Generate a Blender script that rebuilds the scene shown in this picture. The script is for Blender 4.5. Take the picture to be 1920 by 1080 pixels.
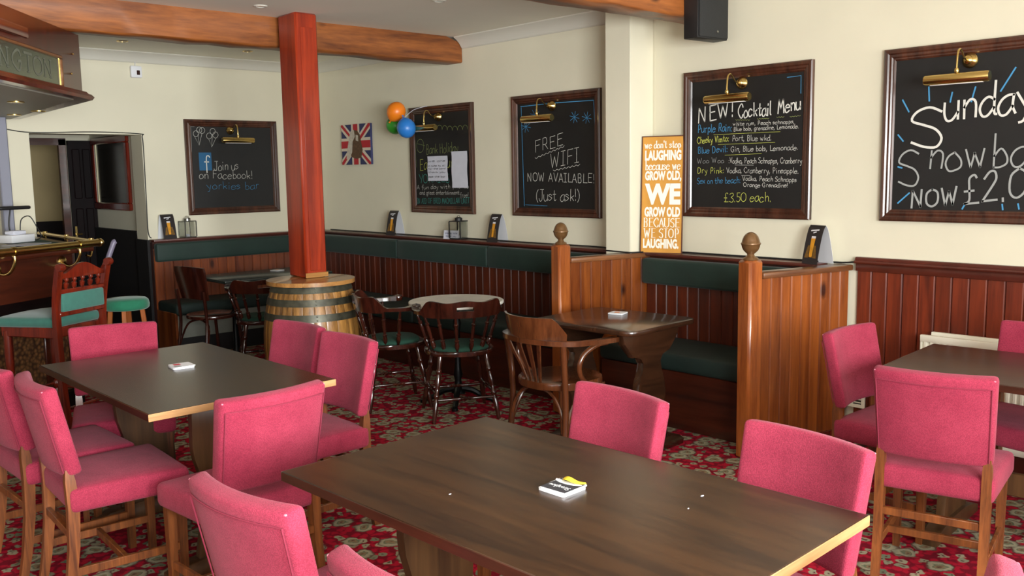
import bpy, bmesh, math, random
from mathutils import Vector, Matrix, Euler
random.seed(7)
for o in list(bpy.data.objects):
    bpy.data.objects.remove(o, do_unlink=True)
SC = bpy.context.scene
COL = SC.collection
PI = math.pi
R = math.radians

# ------------------------------------------------------------------ camera
def make_camera():
    f, pitch, roll, yaw = 1730.0, R(7.18), R(-0.9476), R(42.37)
    cy, sy, cp, sp = math.cos(yaw), math.sin(yaw), math.cos(pitch), math.sin(pitch)
    fw = Vector((sy*cp, cy*cp, -sp)); rt = Vector((cy, -sy, 0)); up = rt.cross(fw)
    c, s = math.cos(roll), math.sin(roll)
    r2 = c*rt + s*up; u2 = -s*rt + c*up
    m = Matrix((( r2.x, u2.x, -fw.x, 0), (r2.y, u2.y, -fw.y, 0), (r2.z, u2.z, -fw.z, 1.6), (0, 0, 0, 1)))
    cam = bpy.data.cameras.new('camera'); o = bpy.data.objects.new('camera', cam)
    COL.objects.link(o); o.matrix_world = m
    cam.sensor_fit = 'HORIZONTAL'; cam.sensor_width = 36; cam.lens = f/1920*36
    cam.clip_start = 0.02; cam.clip_end = 100
    SC.camera = o
make_camera()

# ------------------------------------------------------------------ world, lights, exposure
SC.view_settings.view_transform = 'Standard'
SC.view_settings.look = 'None'
SC.view_settings.gamma = 1.0
SC.view_settings.use_curve_mapping = False
SC.view_settings.exposure = 0.16
w = bpy.data.worlds.new('overcast_sky'); SC.world = w; w.use_nodes = True
w.node_tree.nodes['Background'].inputs[0].default_value = (0.80, 0.90, 1.0, 1)
w.node_tree.nodes['Background'].inputs[1].default_value = 1.0

def area(name, loc, target, sx, sy, power, col, spread=PI):
    l = bpy.data.lights.new(name, 'AREA'); l.shape = 'RECTANGLE'; l.size = sx; l.size_y = sy
    l.energy = power; l.color = col; l.spread = spread
    o = bpy.data.objects.new(name, l); COL.objects.link(o); o.location = loc
    d = (Vector(target)-Vector(loc)).normalized()
    o.rotation_euler = d.to_track_quat('-Z', 'Y').to_euler()
    return o
# daylight entering by the windows of the near wall and of the left wall (both behind the camera)
area('daylight_near_window', (0.6, -1.66, 1.62), (1.0, 4.0, 2.0), 2.9, 1.35, 330, (0.95, 1.0, 1.0), R(125))
area('daylight_near_window', (3.7, -1.66, 1.62), (3.5, 4.0, 1.62), 2.3, 1.35, 80, (1.0, 0.975, 0.93))
area('daylight_left_window', (-2.26, 0.9, 1.62), (2.0, 1.2, 1.62), 2.9, 1.35, 18, (0.98, 0.99, 1.0))

# ------------------------------------------------------------------ materials
MATS = {}
def new_mat(name):
    m = bpy.data.materials.new(name); m.use_nodes = True
    nt = m.node_tree; b = nt.nodes['Principled BSDF']
    MATS[name] = m
    return m, nt, b
def lin(c):
    return tuple(((x/255)/12.92 if x/255 <= 0.04045 else ((x/255+0.055)/1.055)**2.4) for x in c) + (1.0,)
def N(nt, t, **kw):
    n = nt.nodes.new(t)
    for k, v in kw.items():
        if k.startswith('i_'):
            key = k[2:]
            n.inputs[int(key) if key.isdigit() else key.replace('_', ' ')].default_value = v
        else: setattr(n, k, v)
    return n
def ramp(nt, fac, stops):
    r = nt.nodes.new('ShaderNodeValToRGB'); nt.links.new(fac, r.inputs[0])
    e = r.color_ramp.elements
    while len(e) < len(stops): e.new(0.5)
    for el, (p, c) in zip(e, stops): el.position = p; el.color = c
    return r.outputs[0]
def mixc(nt, fac, a, b, mode='MIX'):
    m = nt.nodes.new('ShaderNodeMix'); m.data_type = 'RGBA'; m.blend_type = mode
    for inp, v in ((0, fac), (6, a), (7, b)):
        if isinstance(v, bpy.types.NodeSocket): nt.links.new(v, m.inputs[inp])
        else: m.inputs[inp].default_value = v
    return m.outputs[2]
def bump(nt, b, h, strength, dist=0.001):
    n = nt.nodes.new('ShaderNodeBump'); n.inputs['Strength'].default_value = strength; n.inputs['Distance'].default_value = dist
    nt.links.new(h, n.inputs['Height']); nt.links.new(n.outputs[0], b.inputs['Normal'])
def plain(name, rgb, rough=0.6, metal=0, spec=0.5, noise=0.0, nscale=8, coat=0, sheen=0):
    m, nt, b = new_mat(name)
    b.inputs['Base Color'].default_value = lin(rgb); b.inputs['Roughness'].default_value = rough
    b.inputs['Metallic'].default_value = metal; b.inputs['Specular IOR Level'].default_value = spec
    b.inputs['Coat Weight'].default_value = coat; b.inputs['Coat Roughness'].default_value = 0.12
    b.inputs['Sheen Weight'].default_value = sheen
    if noise:
        tc = N(nt, 'ShaderNodeTexCoord'); n = N(nt, 'ShaderNodeTexNoise', i_Scale=nscale, i_Detail=4.0)
        nt.links.new(tc.outputs['Object'], n.inputs['Vector'])
        c = lin(rgb); d = tuple(x*(1-noise) for x in c[:3])+(1,); l = tuple(min(1, x*(1+noise)) for x in c[:3])+(1,)
        nt.links.new(ramp(nt, n.outputs['Fac'], [(0.3, d), (0.7, l)]), b.inputs['Base Color'])
    return m
def wood(name, dark, light, axis='Z', scale=7, rough=0.35, coat=0.0, vary=0.25, contrast=(0.3, 0.75), knots=False, stretch=0.08, bstr=0.15):
    m, nt, b = new_mat(name)
    tc = N(nt, 'ShaderNodeTexCoord'); oi = N(nt, 'ShaderNodeObjectInfo')
    mp = N(nt, 'ShaderNodeMapping')
    s = [scale]*3; s['XYZ'.index(axis)] = scale*stretch; mp.inputs['Scale'].default_value = s
    add = N(nt, 'ShaderNodeVectorMath', operation='MULTIPLY_ADD'); add.inputs[1].default_value = (13, 17, 19)
    nt.links.new(oi.outputs['Random'], add.inputs[0]); nt.links.new(tc.outputs['Object'], add.inputs[2])
    nt.links.new(add.outputs[0], mp.inputs['Vector'])
    n1 = N(nt, 'ShaderNodeTexNoise', i_Scale=1.6, i_Detail=5.0, i_Roughness=0.6, i_Distortion=0.6)
    n2 = N(nt, 'ShaderNodeTexNoise', i_Scale=11.0, i_Detail=3.0, i_Roughness=0.6)
    nt.links.new(mp.outputs[0], n1.inputs['Vector']); nt.links.new(mp.outputs[0], n2.inputs['Vector'])
    mx = N(nt, 'ShaderNodeMath', operation='MULTIPLY_ADD'); mx.inputs[1].default_value = 0.35
    sub = N(nt, 'ShaderNodeMath', operation='SUBTRACT'); sub.inputs[1].default_value = 0.5
    nt.links.new(n2.outputs['Fac'], sub.inputs[0]); nt.links.new(sub.outputs[0], mx.inputs[0]); nt.links.new(n1.outputs['Fac'], mx.inputs[2])
    D, L = lin(dark), lin(light)
    col = ramp(nt, mx.outputs[0], [(contrast[0], D), (contrast[1], L)])
    if knots:
        v = N(nt, 'ShaderNodeTexVoronoi', i_Scale=1.0); mp2 = N(nt, 'ShaderNodeMapping')
        s2 = [5.5]*3; s2['XYZ'.index(axis)] = 2.6; mp2.inputs['Scale'].default_value = s2
        nt.links.new(add.outputs[0], mp2.inputs['Vector']); nt.links.new(mp2.outputs[0], v.inputs['Vector'])
        k = ramp(nt, v.outputs['Distance'], [(0.07, (1, 1, 1, 1)), (0.16, (0, 0, 0, 1))])
        col = mixc(nt, k, col, tuple(x*0.35 for x in D[:3])+(1,))
    hsv = N(nt, 'ShaderNodeHueSaturation'); mr = N(nt, 'ShaderNodeMapRange')
    mr.inputs['To Min'].default_value = 1-vary; mr.inputs['To Max'].default_value = 1+vary
    nt.links.new(oi.outputs['Random'], mr.inputs['Value']); nt.links.new(mr.outputs[0], hsv.inputs['Value']); nt.links.new(col, hsv.inputs['Color'])
    nt.links.new(hsv.outputs[0], b.inputs['Base Color'])
    b.inputs['Roughness'].default_value = rough; b.inputs['Coat Weight'].default_value = coat; b.inputs['Coat Roughness'].default_value = 0.15
    bump(nt, b, mx.outputs[0], bstr, 0.002)
    return m
def fabric(name, c1, c2, scale=300, rough=0.95, sheen=0.12):
    m, nt, b = new_mat(name)
    tc = N(nt, 'ShaderNodeTexCoord')
    v = N(nt, 'ShaderNodeTexVoronoi', i_Scale=float(scale), i_Randomness=0.8); nt.links.new(tc.outputs['Object'], v.inputs['Vector'])
    n = N(nt, 'ShaderNodeTexNoise', i_Scale=5.0, i_Detail=4.0, i_Roughness=0.65); nt.links.new(tc.outputs['Object'], n.inputs['Vector'])
    base = ramp(nt, n.outputs['Fac'], [(0.3, lin(c1)), (0.72, lin(c2))])
    dots = ramp(nt, v.outputs['Distance'], [(0.15, (1.12, 1.08, 1.08, 1)), (0.62, (0.74, 0.68, 0.70, 1))])
    nt.links.new(mixc(nt, 1.0, base, dots, 'MULTIPLY'), b.inputs['Base Color'])
    b.inputs['Roughness'].default_value = rough; b.inputs['Sheen Weight'].default_value = sheen; b.inputs['Specular IOR Level'].default_value = 0.15
    b.inputs['Sheen Tint'].default_value = (1.0, 0.65, 0.72, 1)
    bump(nt, b, v.outputs['Distance'], 0.5, 0.0015)
    return m

M_WALL = plain('wall_cream_paint', (222, 215, 192), 0.75, noise=0.03, nscale=2.2)
M_CEIL = plain('ceiling_paint', (238, 234, 220), 0.85, noise=0.02, nscale=2)
M_CORN = plain('cornice_paint', (222, 218, 206), 0.8)
M_TAN = plain('lobby_wall_paint', (170, 150, 110), 0.85, noise=0.05, nscale=3)
M_GREYW = plain('grey_kickboard_paint', (120, 120, 110), 0.8, noise=0.1, nscale=5)
M_MATTE = plain('near_black_dado', (14, 9, 9), 0.75)
M_PINK = fabric('pink_woven_fabric', (140, 42, 64), (164, 58, 80))
M_PIPE = plain('pink_piping', (128, 34, 56), 0.9)
M_WORN_GLINT = plain('worn_glint_pink', (186, 112, 128), 0.9)
M_OAK = wood('oak_chair_frame', (74, 36, 14), (142, 80, 36), 'Z', 14, 0.4, 0.2, vary=0.15)
M_TABLE = wood('dark_table_veneer', (32, 17, 8), (60, 36, 17), 'Y', 8, 0.27, 0.05, vary=0.06, contrast=(0.32, 0.68), stretch=0.1, bstr=0.03)
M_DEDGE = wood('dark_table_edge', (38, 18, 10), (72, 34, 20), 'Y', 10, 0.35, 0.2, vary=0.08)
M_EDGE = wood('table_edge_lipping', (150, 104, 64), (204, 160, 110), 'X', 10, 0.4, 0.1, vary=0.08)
M_PED = wood('table_pedestal_wood', (56, 34, 18), (92, 62, 34), 'Z', 7, 0.4, 0.1, vary=0.08)
M_DOAK = wood('dark_oak', (30, 17, 10), (66, 38, 22), 'X', 6, 0.25, 0.3, vary=0.12)
M_POST = wood('red_brown_post', (118, 30, 10), (182, 60, 24), 'Z', 6, 0.33, 0.35, vary=0.04)
M_BEAM = wood('rustic_beam', (92, 44, 16), (178, 104, 46), 'X', 5, 0.5, 0.1, vary=0.12, knots=True, stretch=0.12, bstr=0.6)
M_BOARD = wood('orange_pine_boards', (88, 36, 10), (150, 80, 30), 'Z', 6, 0.32, 0.3, vary=0.16, contrast=(0.3, 0.72), knots=True)
M_WAIN = wood('red_brown_boards', (64, 20, 10), (128, 50, 24), 'Z', 6, 0.33, 0.35, vary=0.2, contrast=(0.3, 0.75))
M_DBOARD = wood('dark_red_boards', (50, 17, 9), (104, 42, 20), 'Z', 6, 0.35, 0.3, vary=0.2)
M_LBOARD = wood('mid_brown_boards', (88, 38, 18), (142, 72, 34), 'Z', 6, 0.35, 0.3, vary=0.16, knots=True)
M_NEWEL = wood('newel_wood', (110, 50, 18), (182, 102, 44), 'Z', 8, 0.3, 0.4, vary=0.06)
M_RAIL = wood('capping_rail_wood', (84, 48, 26), (140, 90, 54), 'X', 8, 0.3, 0.4, vary=0.1)
M_LEDGE = plain('ledge_wood', (80, 32, 22), 0.35, noise=0.2, nscale=9, coat=0.3)
M_FRAME = wood('dark_picture_frame_wood', (42, 20, 14), (92, 52, 36), 'Z', 9, 0.28, 0.4, vary=0.1)
M_BLACKBD = plain('black_chalkboard', (18, 17, 17), 0.6, noise=0.3, nscale=4)
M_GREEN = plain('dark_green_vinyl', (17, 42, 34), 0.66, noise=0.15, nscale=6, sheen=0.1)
M_GREEN2 = plain('shaded_green_seat_vinyl', (11, 30, 24), 0.7, noise=0.15, nscale=6)  # bench vinyl again, darkened so the seats carry their shade in the colour
M_GSEAT = plain('green_seat_fabric', (15, 54, 40), 0.9, noise=0.15, nscale=20)
M_TEAL = plain('teal_stool_fabric', (46, 100, 88), 0.85, noise=0.08, nscale=30, sheen=0.3)
M_TEAL2 = plain('green_round_stool_fabric', (26, 112, 82), 0.85, noise=0.08, nscale=30, sheen=0.3)
M_DARKCH = wood('dark_stained_chair_wood', (26, 9, 6), (66, 26, 16), 'Z', 14, 0.16, 0.6, vary=0.1)
M_BENT = wood('bentwood_brown', (56, 27, 13), (96, 52, 27), 'Z', 9, 0.2, 0.5, vary=0.05)
M_MAHOG = wood('mahogany', (60, 12, 7), (122, 36, 16), 'Z', 8, 0.25, 0.5, vary=0.08)
M_DMAHOG = wood('dark_mahogany_panel', (40, 14, 8), (80, 32, 16), 'X', 6, 0.3, 0.4, vary=0.1)
M_BRASS = plain('polished_brass', (206, 176, 108), 0.22, 1.0)
M_OLDBRASS = plain('bronzed_acorn_finish', (112, 80, 48), 0.3, 0.35, noise=0.12, nscale=20, coat=0.3)
M_IRON = plain('black_iron', (16, 16, 16), 0.4, 0.6)
M_HOOP = plain('rusty_hoop_iron', (70, 68, 56), 0.42, 0.45, noise=0.35, nscale=22)
M_STAVE = wood('barrel_stave_oak', (84, 52, 20), (172, 122, 60), 'Z', 10, 0.45, 0.25, vary=0.28, contrast=(0.32, 0.66), bstr=0.4)
M_LID = wood('barrel_lid_wood', (128, 80, 36), (190, 138, 78), 'X', 7, 0.3, 0.4, vary=0.06)
M_WHITE = plain('white_card', (228, 228, 232), 0.6)
M_PAPER = plain('white_paper', (205, 205, 216), 0.8, noise=0.04, nscale=14)
M_INK = plain('black_ink', (40, 38, 44), 0.8)
M_BLACK = plain('black_plastic', (24, 23, 24), 0.5)
M_SPK = plain('speaker_black_grille', (34, 34, 33), 0.8, noise=0.2, nscale=200)
M_WENAM = plain('white_radiator_enamel', (236, 232, 214), 0.35)
M_MARBLE = plain('white_marble_laminate', (232, 228, 216), 0.3, noise=0.12, nscale=9)
M_SIGN = plain('orange_sign_enamel', (206, 146, 60), 0.55, noise=0.08, nscale=12)
M_SIGNW = plain('white_sign_lettering', (244, 240, 226), 0.55)
M_SIGNE = plain('rusty_sign_edge', (92, 52, 34), 0.7)
M_STEEL = plain('brushed_steel', (160, 160, 158), 0.25, 1.0)
M_CHALK = {'W': plain('white_chalk_ink', (218, 216, 208), 0.8), 'Y': plain('yellow_chalk_ink', (206, 210, 98), 0.8),
           'B': plain('blue_chalk_ink', (74, 148, 196), 0.8), 'G': plain('pale_green_chalk_ink', (160, 172, 104), 0.8),
           'T': plain('teal_chalk_ink', (70, 150, 140), 0.8), 'D': plain('grey_chalk_ink', (158, 160, 158), 0.8)}
M_OR = plain('orange_balloon_rubber', (240, 128, 26), 0.35)
M_GR = plain('green_balloon_rubber', (58, 150, 46), 0.35)
M_BL = plain('blue_balloon_rubber', (44, 120, 200), 0.35)
M_FLR = plain('flag_red_print', (178, 34, 44), 0.7); M_FLB = plain('flag_blue_print', (48, 52, 92), 0.7); M_FLW = plain('flag_white_print', (214, 200, 180), 0.7)
M_DOG = plain('dog_brown_print', (92, 66, 44), 0.8, noise=0.3, nscale=40); M_DOGW = plain('dog_pale_print', (196, 186, 170), 0.8, noise=0.15, nscale=40)
M_BEER = plain('amber_beer_print', (214, 146, 34), 0.5, noise=0.2, nscale=30); M_BEERD = plain('dim_amber_print', (116, 82, 30), 0.5, noise=0.3, nscale=60)
M_CARD = plain('dark_card_print', (38, 32, 34), 0.45)
M_YEL = plain('yellow_coaster_print', (232, 204, 50), 0.6); M_REDP = plain('red_coaster_print', (196, 50, 66), 0.6)
M_FB = plain('blue_chalk_square', (38, 92, 132), 0.8)
M_DOOR = wood('near_black_door_wood', (12, 6, 7), (22, 11, 12), 'Z', 7, 0.55, 0.0, vary=0.05)
M_DOOR.node_tree.nodes['Principled BSDF'].inputs['Specular IOR Level'].default_value = 0.12
M_LINO = plain('bar_towel_green', (24, 62, 48), 0.9)
M_COL = plain('painted_grey_column', (132, 132, 146), 0.6)

def lincrusta():
    m, nt, b = new_mat('embossed_brown_panel')
    tc = N(nt, 'ShaderNodeTexCoord'); v = N(nt, 'ShaderNodeTexVoronoi', i_Scale=38.0)
    nt.links.new(tc.outputs['Object'], v.inputs['Vector'])
    nt.links.new(ramp(nt, v.outputs['Distance'], [(0.1, lin((122, 84, 48))), (0.7, lin((58, 36, 22)))]), b.inputs['Base Color'])
    b.inputs['Roughness'].default_value = 0.45; bump(nt, b, v.outputs['Distance'], 0.8, 0.004)
    return m
M_LINC = lincrusta()
def carpet():
    m, nt, b = new_mat('floral_red_carpet')
    tc = N(nt, 'ShaderNodeTexCoord')
    nz = N(nt, 'ShaderNodeTexNoise', i_Scale=22.0, i_Detail=2.0); nt.links.new(tc.outputs['Object'], nz.inputs['Vector'])
    va = N(nt, 'ShaderNodeVectorMath', operation='MULTIPLY_ADD'); va.inputs[1].default_value = (0.055, 0.055, 0)
    nt.links.new(nz.outputs['Color'], va.inputs[0]); nt.links.new(tc.outputs['Object'], va.inputs[2])
    def vor(scale, rnd=1.0, feat='F1'):
        v = N(nt, 'ShaderNodeTexVoronoi', i_Scale=scale, i_Randomness=rnd); v.feature = feat; v.voronoi_dimensions = '2D'
        nt.links.new(va.outputs[0], v.inputs['Vector']); return v
    big, small, leaf = vor(7.5), vor(19.0), vor(26.0)
    red, dred = lin((160, 20, 42)), lin((112, 16, 32))
    beige, green, dark = lin((160, 148, 122)), lin((96, 106, 84)), lin((74, 46, 42))
    bg = mixc(nt, ramp(nt, leaf.outputs['Distance'], [(0.30, (0, 0, 0, 1)), (0.5, (1, 1, 1, 1))]), red, dred)
    # leaves: small cells switched on by their own random colour
    sep = N(nt, 'ShaderNodeSeparateColor'); nt.links.new(small.outputs['Color'], sep.inputs[0])
    on = N(nt, 'ShaderNodeMath', operation='GREATER_THAN'); on.inputs[1].default_value = 0.42; nt.links.new(sep.outputs[0], on.inputs[0])
    lm = ramp(nt, small.outputs['Distance'], [(0.36, (1, 1, 1, 1)), (0.44, (0, 0, 0, 1))])
    lmo = N(nt, 'ShaderNodeMath', operation='MULTIPLY'); nt.links.new(lm, lmo.inputs[0]); nt.links.new(on.outputs[0], lmo.inputs[1])
    lcol = mixc(nt, sep.outputs[1], green, beige)
    lcol = mixc(nt, ramp(nt, small.outputs['Distance'], [(0.05, (1, 1, 1, 1)), (0.16, (0, 0, 0, 1))]), lcol, dark)
    c = mixc(nt, lmo.outputs[0], bg, lcol)
    sepb = N(nt, 'ShaderNodeSeparateColor'); nt.links.new(big.outputs['Color'], sepb.inputs[0])
    onb = N(nt, 'ShaderNodeMath', operation='GREATER_THAN'); onb.inputs[1].default_value = 0.35; nt.links.new(sepb.outputs[0], onb.inputs[0])
    fl = ramp(nt, big.outputs['Distance'], [(0.0, dark), (0.09, lin((136, 112, 84))), (0.16, green), (0.2, beige), (0.30, lin((138, 134, 112))), (0.36, lin((92, 62, 54)))])
    fm = ramp(nt, big.outputs['Distance'], [(0.37, (1, 1, 1, 1)), (0.41, (0, 0, 0, 1))])
    fmo = N(nt, 'ShaderNodeMath', operation='MULTIPLY'); nt.links.new(fm, fmo.inputs[0]); nt.links.new(onb.outputs[0], fmo.inputs[1])
    c = mixc(nt, fmo.outputs[0], c, fl)
    nt.links.new(c, b.inputs['Base Color']); b.inputs['Roughness'].default_value = 1.0; b.inputs['Specular IOR Level'].default_value = 0.1
    nn = N(nt, 'ShaderNodeTexNoise', i_Scale=420.0); nt.links.new(tc.outputs['Object'], nn.inputs['Vector']); bump(nt, b, nn.outputs['Fac'], 0.5, 0.004)
    return m
M_CARPET = carpet()
def glass(name, col, rough, alpha):
    m, nt, b = new_mat(name); b.inputs['Base Color'].default_value = lin(col); b.inputs['Roughness'].default_value = rough
    b.inputs['Transmission Weight'].default_value = alpha; b.inputs['IOR'].default_value = 1.12
    return m
M_GLASS = glass('clear_glass', (250, 252, 251), 0.0, 1.0)
M_MIRROR = plain('smoky_mirror_glass', (150, 158, 140), 0.12, 0.85)
M_WINGL = glass('window_glass', (250, 252, 255), 0.0, 1.0)

# ------------------------------------------------------------------ mesh helpers
def obj(name, bm, mat=None, parent=None, loc=None, rz=None, sharp=38, label=None):
    bmesh.ops.recalc_face_normals(bm, faces=bm.faces[:])
    for f in bm.faces: f.smooth = True
    lim = R(sharp)
    for e in bm.edges:
        if len(e.link_faces) != 2 or e.calc_face_angle(0) > lim: e.smooth = False
    me = bpy.data.meshes.new(name); bm.to_mesh(me); bm.free()
    mats = mat if isinstance(mat, (list, tuple)) else [mat]
    for k in mats:
        if k: me.materials.append(k)
    o = bpy.data.objects.new(name, me); COL.objects.link(o)
    if parent: o.parent = parent
    if loc: o.location = loc
    if rz is not None: o.rotation_euler = (0, 0, rz)
    if label: o['label'] = label
    return o
def inst(src, parent=None, loc=None, rz=None):
    o = src.copy(); COL.objects.link(o)
    if parent: o.parent = parent
    if loc is not None: o.location = loc
    if rz is not None: o.rotation_euler = (0, 0, rz)
    return o
def thing(name, label, cat, loc=(0, 0, 0), rz=0, group=None):
    o = bpy.data.objects.new(name, None); COL.objects.link(o); o.empty_display_size = 0.1
    o.location = loc; o.rotation_euler = (0, 0, rz); o['label'] = label; o['category'] = cat
    if group: o['group'] = group
    return o
def tag(o, label, cat, group=None):
    o['label'] = label; o['category'] = cat
    if group: o['group'] = group
    return o
def struct(o): o['kind'] = 'structure'; return o
CHILD = {}
def kids(o):
    return [c for c in bpy.data.objects if c.parent == o]
def dup(root, loc, rz, label, group=None, cat=None, euler=None):
    r = root.copy(); COL.objects.link(r); r.location = loc; r.rotation_euler = euler or (0, 0, rz); r['label'] = label
    if group: r['group'] = group
    for ch in kids(root):
        c = ch.copy(); COL.objects.link(c); c.parent = r
        for g in kids(ch):
            d = g.copy(); COL.objects.link(d); d.parent = c
    return r
def NB(): return bmesh.new()
def box(bm, x0, x1, y0, y1, z0, z1, bev=0.0, seg=2, mi=0, M=None):
    vs = [bm.verts.new(Vector(p) if M is None else M @ Vector(p)) for p in
          ((x0, y0, z0), (x1, y0, z0), (x1, y1, z0), (x0, y1, z0), (x0, y0, z1), (x1, y0, z1), (x1, y1, z1), (x0, y1, z1))]
    fs = [bm.faces.new([vs[i] for i in q]) for q in ((3, 2, 1, 0), (4, 5, 6, 7), (0, 1, 5, 4), (1, 2, 6, 5), (2, 3, 7, 6), (3, 0, 4, 7))]
    for f in fs: f.material_index = mi
    if bev > 0:
        es = list({e for f in fs for e in f.edges})
        bmesh.ops.bevel(bm, geom=es, offset=bev, segments=seg, affect='EDGES', profile=0.5, material=-1)
    return bm
def beam_between(bm, a, b, w, d, bev=0.0, up=Vector((0, 0, 1))):
    """square bar from a to b, w across, d along 'up'"""
    a, b = Vector(a), Vector(b); z = (b-a); L = z.length; z.normalize()
    x = up.cross(z)
    if x.length < 1e-4: x = Vector((1, 0, 0))
    x.normalize(); y = z.cross(x)
    M = Matrix(((x.x, y.x, z.x, a.x), (x.y, y.y, z.y, a.y), (x.z, y.z, z.z, a.z), (0, 0, 0, 1)))
    return box(bm, -w/2, w/2, -d/2, d/2, 0, L, bev, 1, M=M)
def loft(bm, rings, close=True, cap=True, mi=0):
    rv = [[bm.verts.new(p) for p in r] for r in rings]; n = len(rings[0])
    for a, b in zip(rv[:-1], rv[1:]):
        for i in range(n if close else n-1):
            j = (i+1) % n
            f = bm.faces.new((a[i], a[j], b[j], b[i])); f.material_index = mi
    if cap:
        for r, s in ((rv[0], True), (rv[-1], False)):
            try:
                f = bm.faces.new(r[::-1] if s else r); f.material_index = mi
            except ValueError: pass
    return bm
def lathe(bm, prof, n=20, c=(0, 0, 0), M=None, mi=0):
    rings = []
    for r, z in prof:
        r = max(r, 0.0004)
        ring = [Vector((c[0]+r*math.cos(2*PI*i/n), c[1]+r*math.sin(2*PI*i/n), c[2]+z)) for i in range(n)]
        if M is not None: ring = [M @ p for p in ring]
        rings.append(ring)
    return loft(bm, rings, mi=mi)
def frame_to(a, b):
    a, b = Vector(a), Vector(b); q = (b-a).to_track_quat('Z', 'Y')
    return Matrix.Translation(a) @ q.to_matrix().to_4x4(), (b-a).length
def turned(bm, a, b, prof, n=12):
    """prof: (t 0..1, radius)"""
    M, L = frame_to(a, b)
    return lathe(bm, [(r, t*L) for t, r in prof], n, M=M)
def tube(bm, pts, r, n=8, closed=False, rs=None):
    pts = [Vector(p) for p in pts]; rings = []; prev = None
    for i, p in enumerate(pts):
        if closed: t = pts[(i+1) % len(pts)]-pts[i-1]
        else: t = pts[min(i+1, len(pts)-1)]-pts[max(i-1, 0)]
        t.normalize()
        if prev is None:
            u = t.cross(Vector((0, 0, 1)))
            if u.length < 1e-3: u = t.cross(Vector((1, 0, 0)))
        else: u = prev-t*prev.dot(t)
        u.normalize(); prev = u; v = t.cross(u)
        rr = rs[i] if rs else r
        rings.append([p+rr*(math.cos(2*PI*k/n)*u+math.sin(2*PI*k/n)*v) for k in range(n)])
    if closed: rings.append(rings[0])
    loft(bm, rings, cap=not closed)
    if closed: bmesh.ops.remove_doubles(bm, verts=bm.verts, dist=1e-6)
    return bm
def smooth_path(pts, k=5):
    P = [Vector(p) for p in pts]
    if len(P) < 3: return P
    out = []
    for i in range(len(P)-1):
        p0 = P[max(i-1, 0)]; p1 = P[i]; p2 = P[i+1]; p3 = P[min(i+2, len(P)-1)]
        for j in range(k):
            t = j/k
            out.append(0.5*((2*p1)+(p2-p0)*t+(2*p0-5*p1+4*p2-p3)*t*t+(3*p1-p0-3*p2+p3)*t**3))
    out.append(P[-1]); return out
def prism(bm, poly, axis, a, b, bev=0.0):
    """poly in the two other axes, extruded from a to b along axis"""
    def P(u, v, w):
        return {'X': (w, u, v), 'Y': (u, w, v), 'Z': (u, v, w)}[axis]
    r0 = [bm.verts.new(P(u, v, a)) for u, v in poly]; r1 = [bm.verts.new(P(u, v, b)) for u, v in poly]
    n = len(poly); fs = [bm.faces.new(r0), bm.faces.new(r1[::-1])]
    for i in range(n): fs.append(bm.faces.new((r0[i], r0[(i+1) % n], r1[(i+1) % n], r1[i])))
    if bev:
        es = list({e for f in fs[:2] for e in f.edges})
        bmesh.ops.bevel(bm, geom=es, offset=bev, segments=2, affect='EDGES', profile=0.5)
    return bm
def rbox(bm, sx, sy, sz, r, c=(0, 0, 0), n=(6, 2, 6), fn=None, k=3):
    """rounded box with inner grid so that fn(p) may bend it"""
    def samples(s, m):
        h = s/2; a = [-h, -h+r*0.35, -h+r]
        a += [-h+r+(s-2*r)*i/m for i in range(1, m)]
        a += [h-r, h-r*0.35, h]
        return a
    S = [samples(s, m) for s, m in zip((sx, sy, sz), n)]; H = [sx/2-r, sy/2-r, sz/2-r]
    cache = {}
    def V(p):
        key = tuple(round(q, 6) for q in p)
        if key in cache: return cache[key]
        inner = Vector([max(-H[i], min(H[i], p[i])) for i in range(3)])
        d = Vector(p)-inner
        q = inner+d.normalized()*r if d.length > 1e-9 else Vector(p)
        if fn: q = fn(q)
        cache[key] = bm.verts.new(q+Vector(c)); return cache[key]
    for ax in range(3):
        u, v = [i for i in range(3) if i != ax]
        for side in (S[ax][0], S[ax][-1]):
            for i in range(len(S[u])-1):
                for j in range(len(S[v])-1):
                    ps = []
                    for a, b in ((i, j), (i+1, j), (i+1, j+1), (i, j+1)):
                        p = [0, 0, 0]; p[ax] = side; p[u] = S[u][a]; p[v] = S[v][b]; ps.append(V(p))
                    if len(set(ps)) == 4: bm.faces.new(ps)
    return bm
def disc_poly(r, n=24, cx=0, cy=0, a0=0):
    return [(cx+r*math.cos(a0+2*PI*i/n), cy+r*math.sin(a0+2*PI*i/n)) for i in range(n)]

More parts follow.
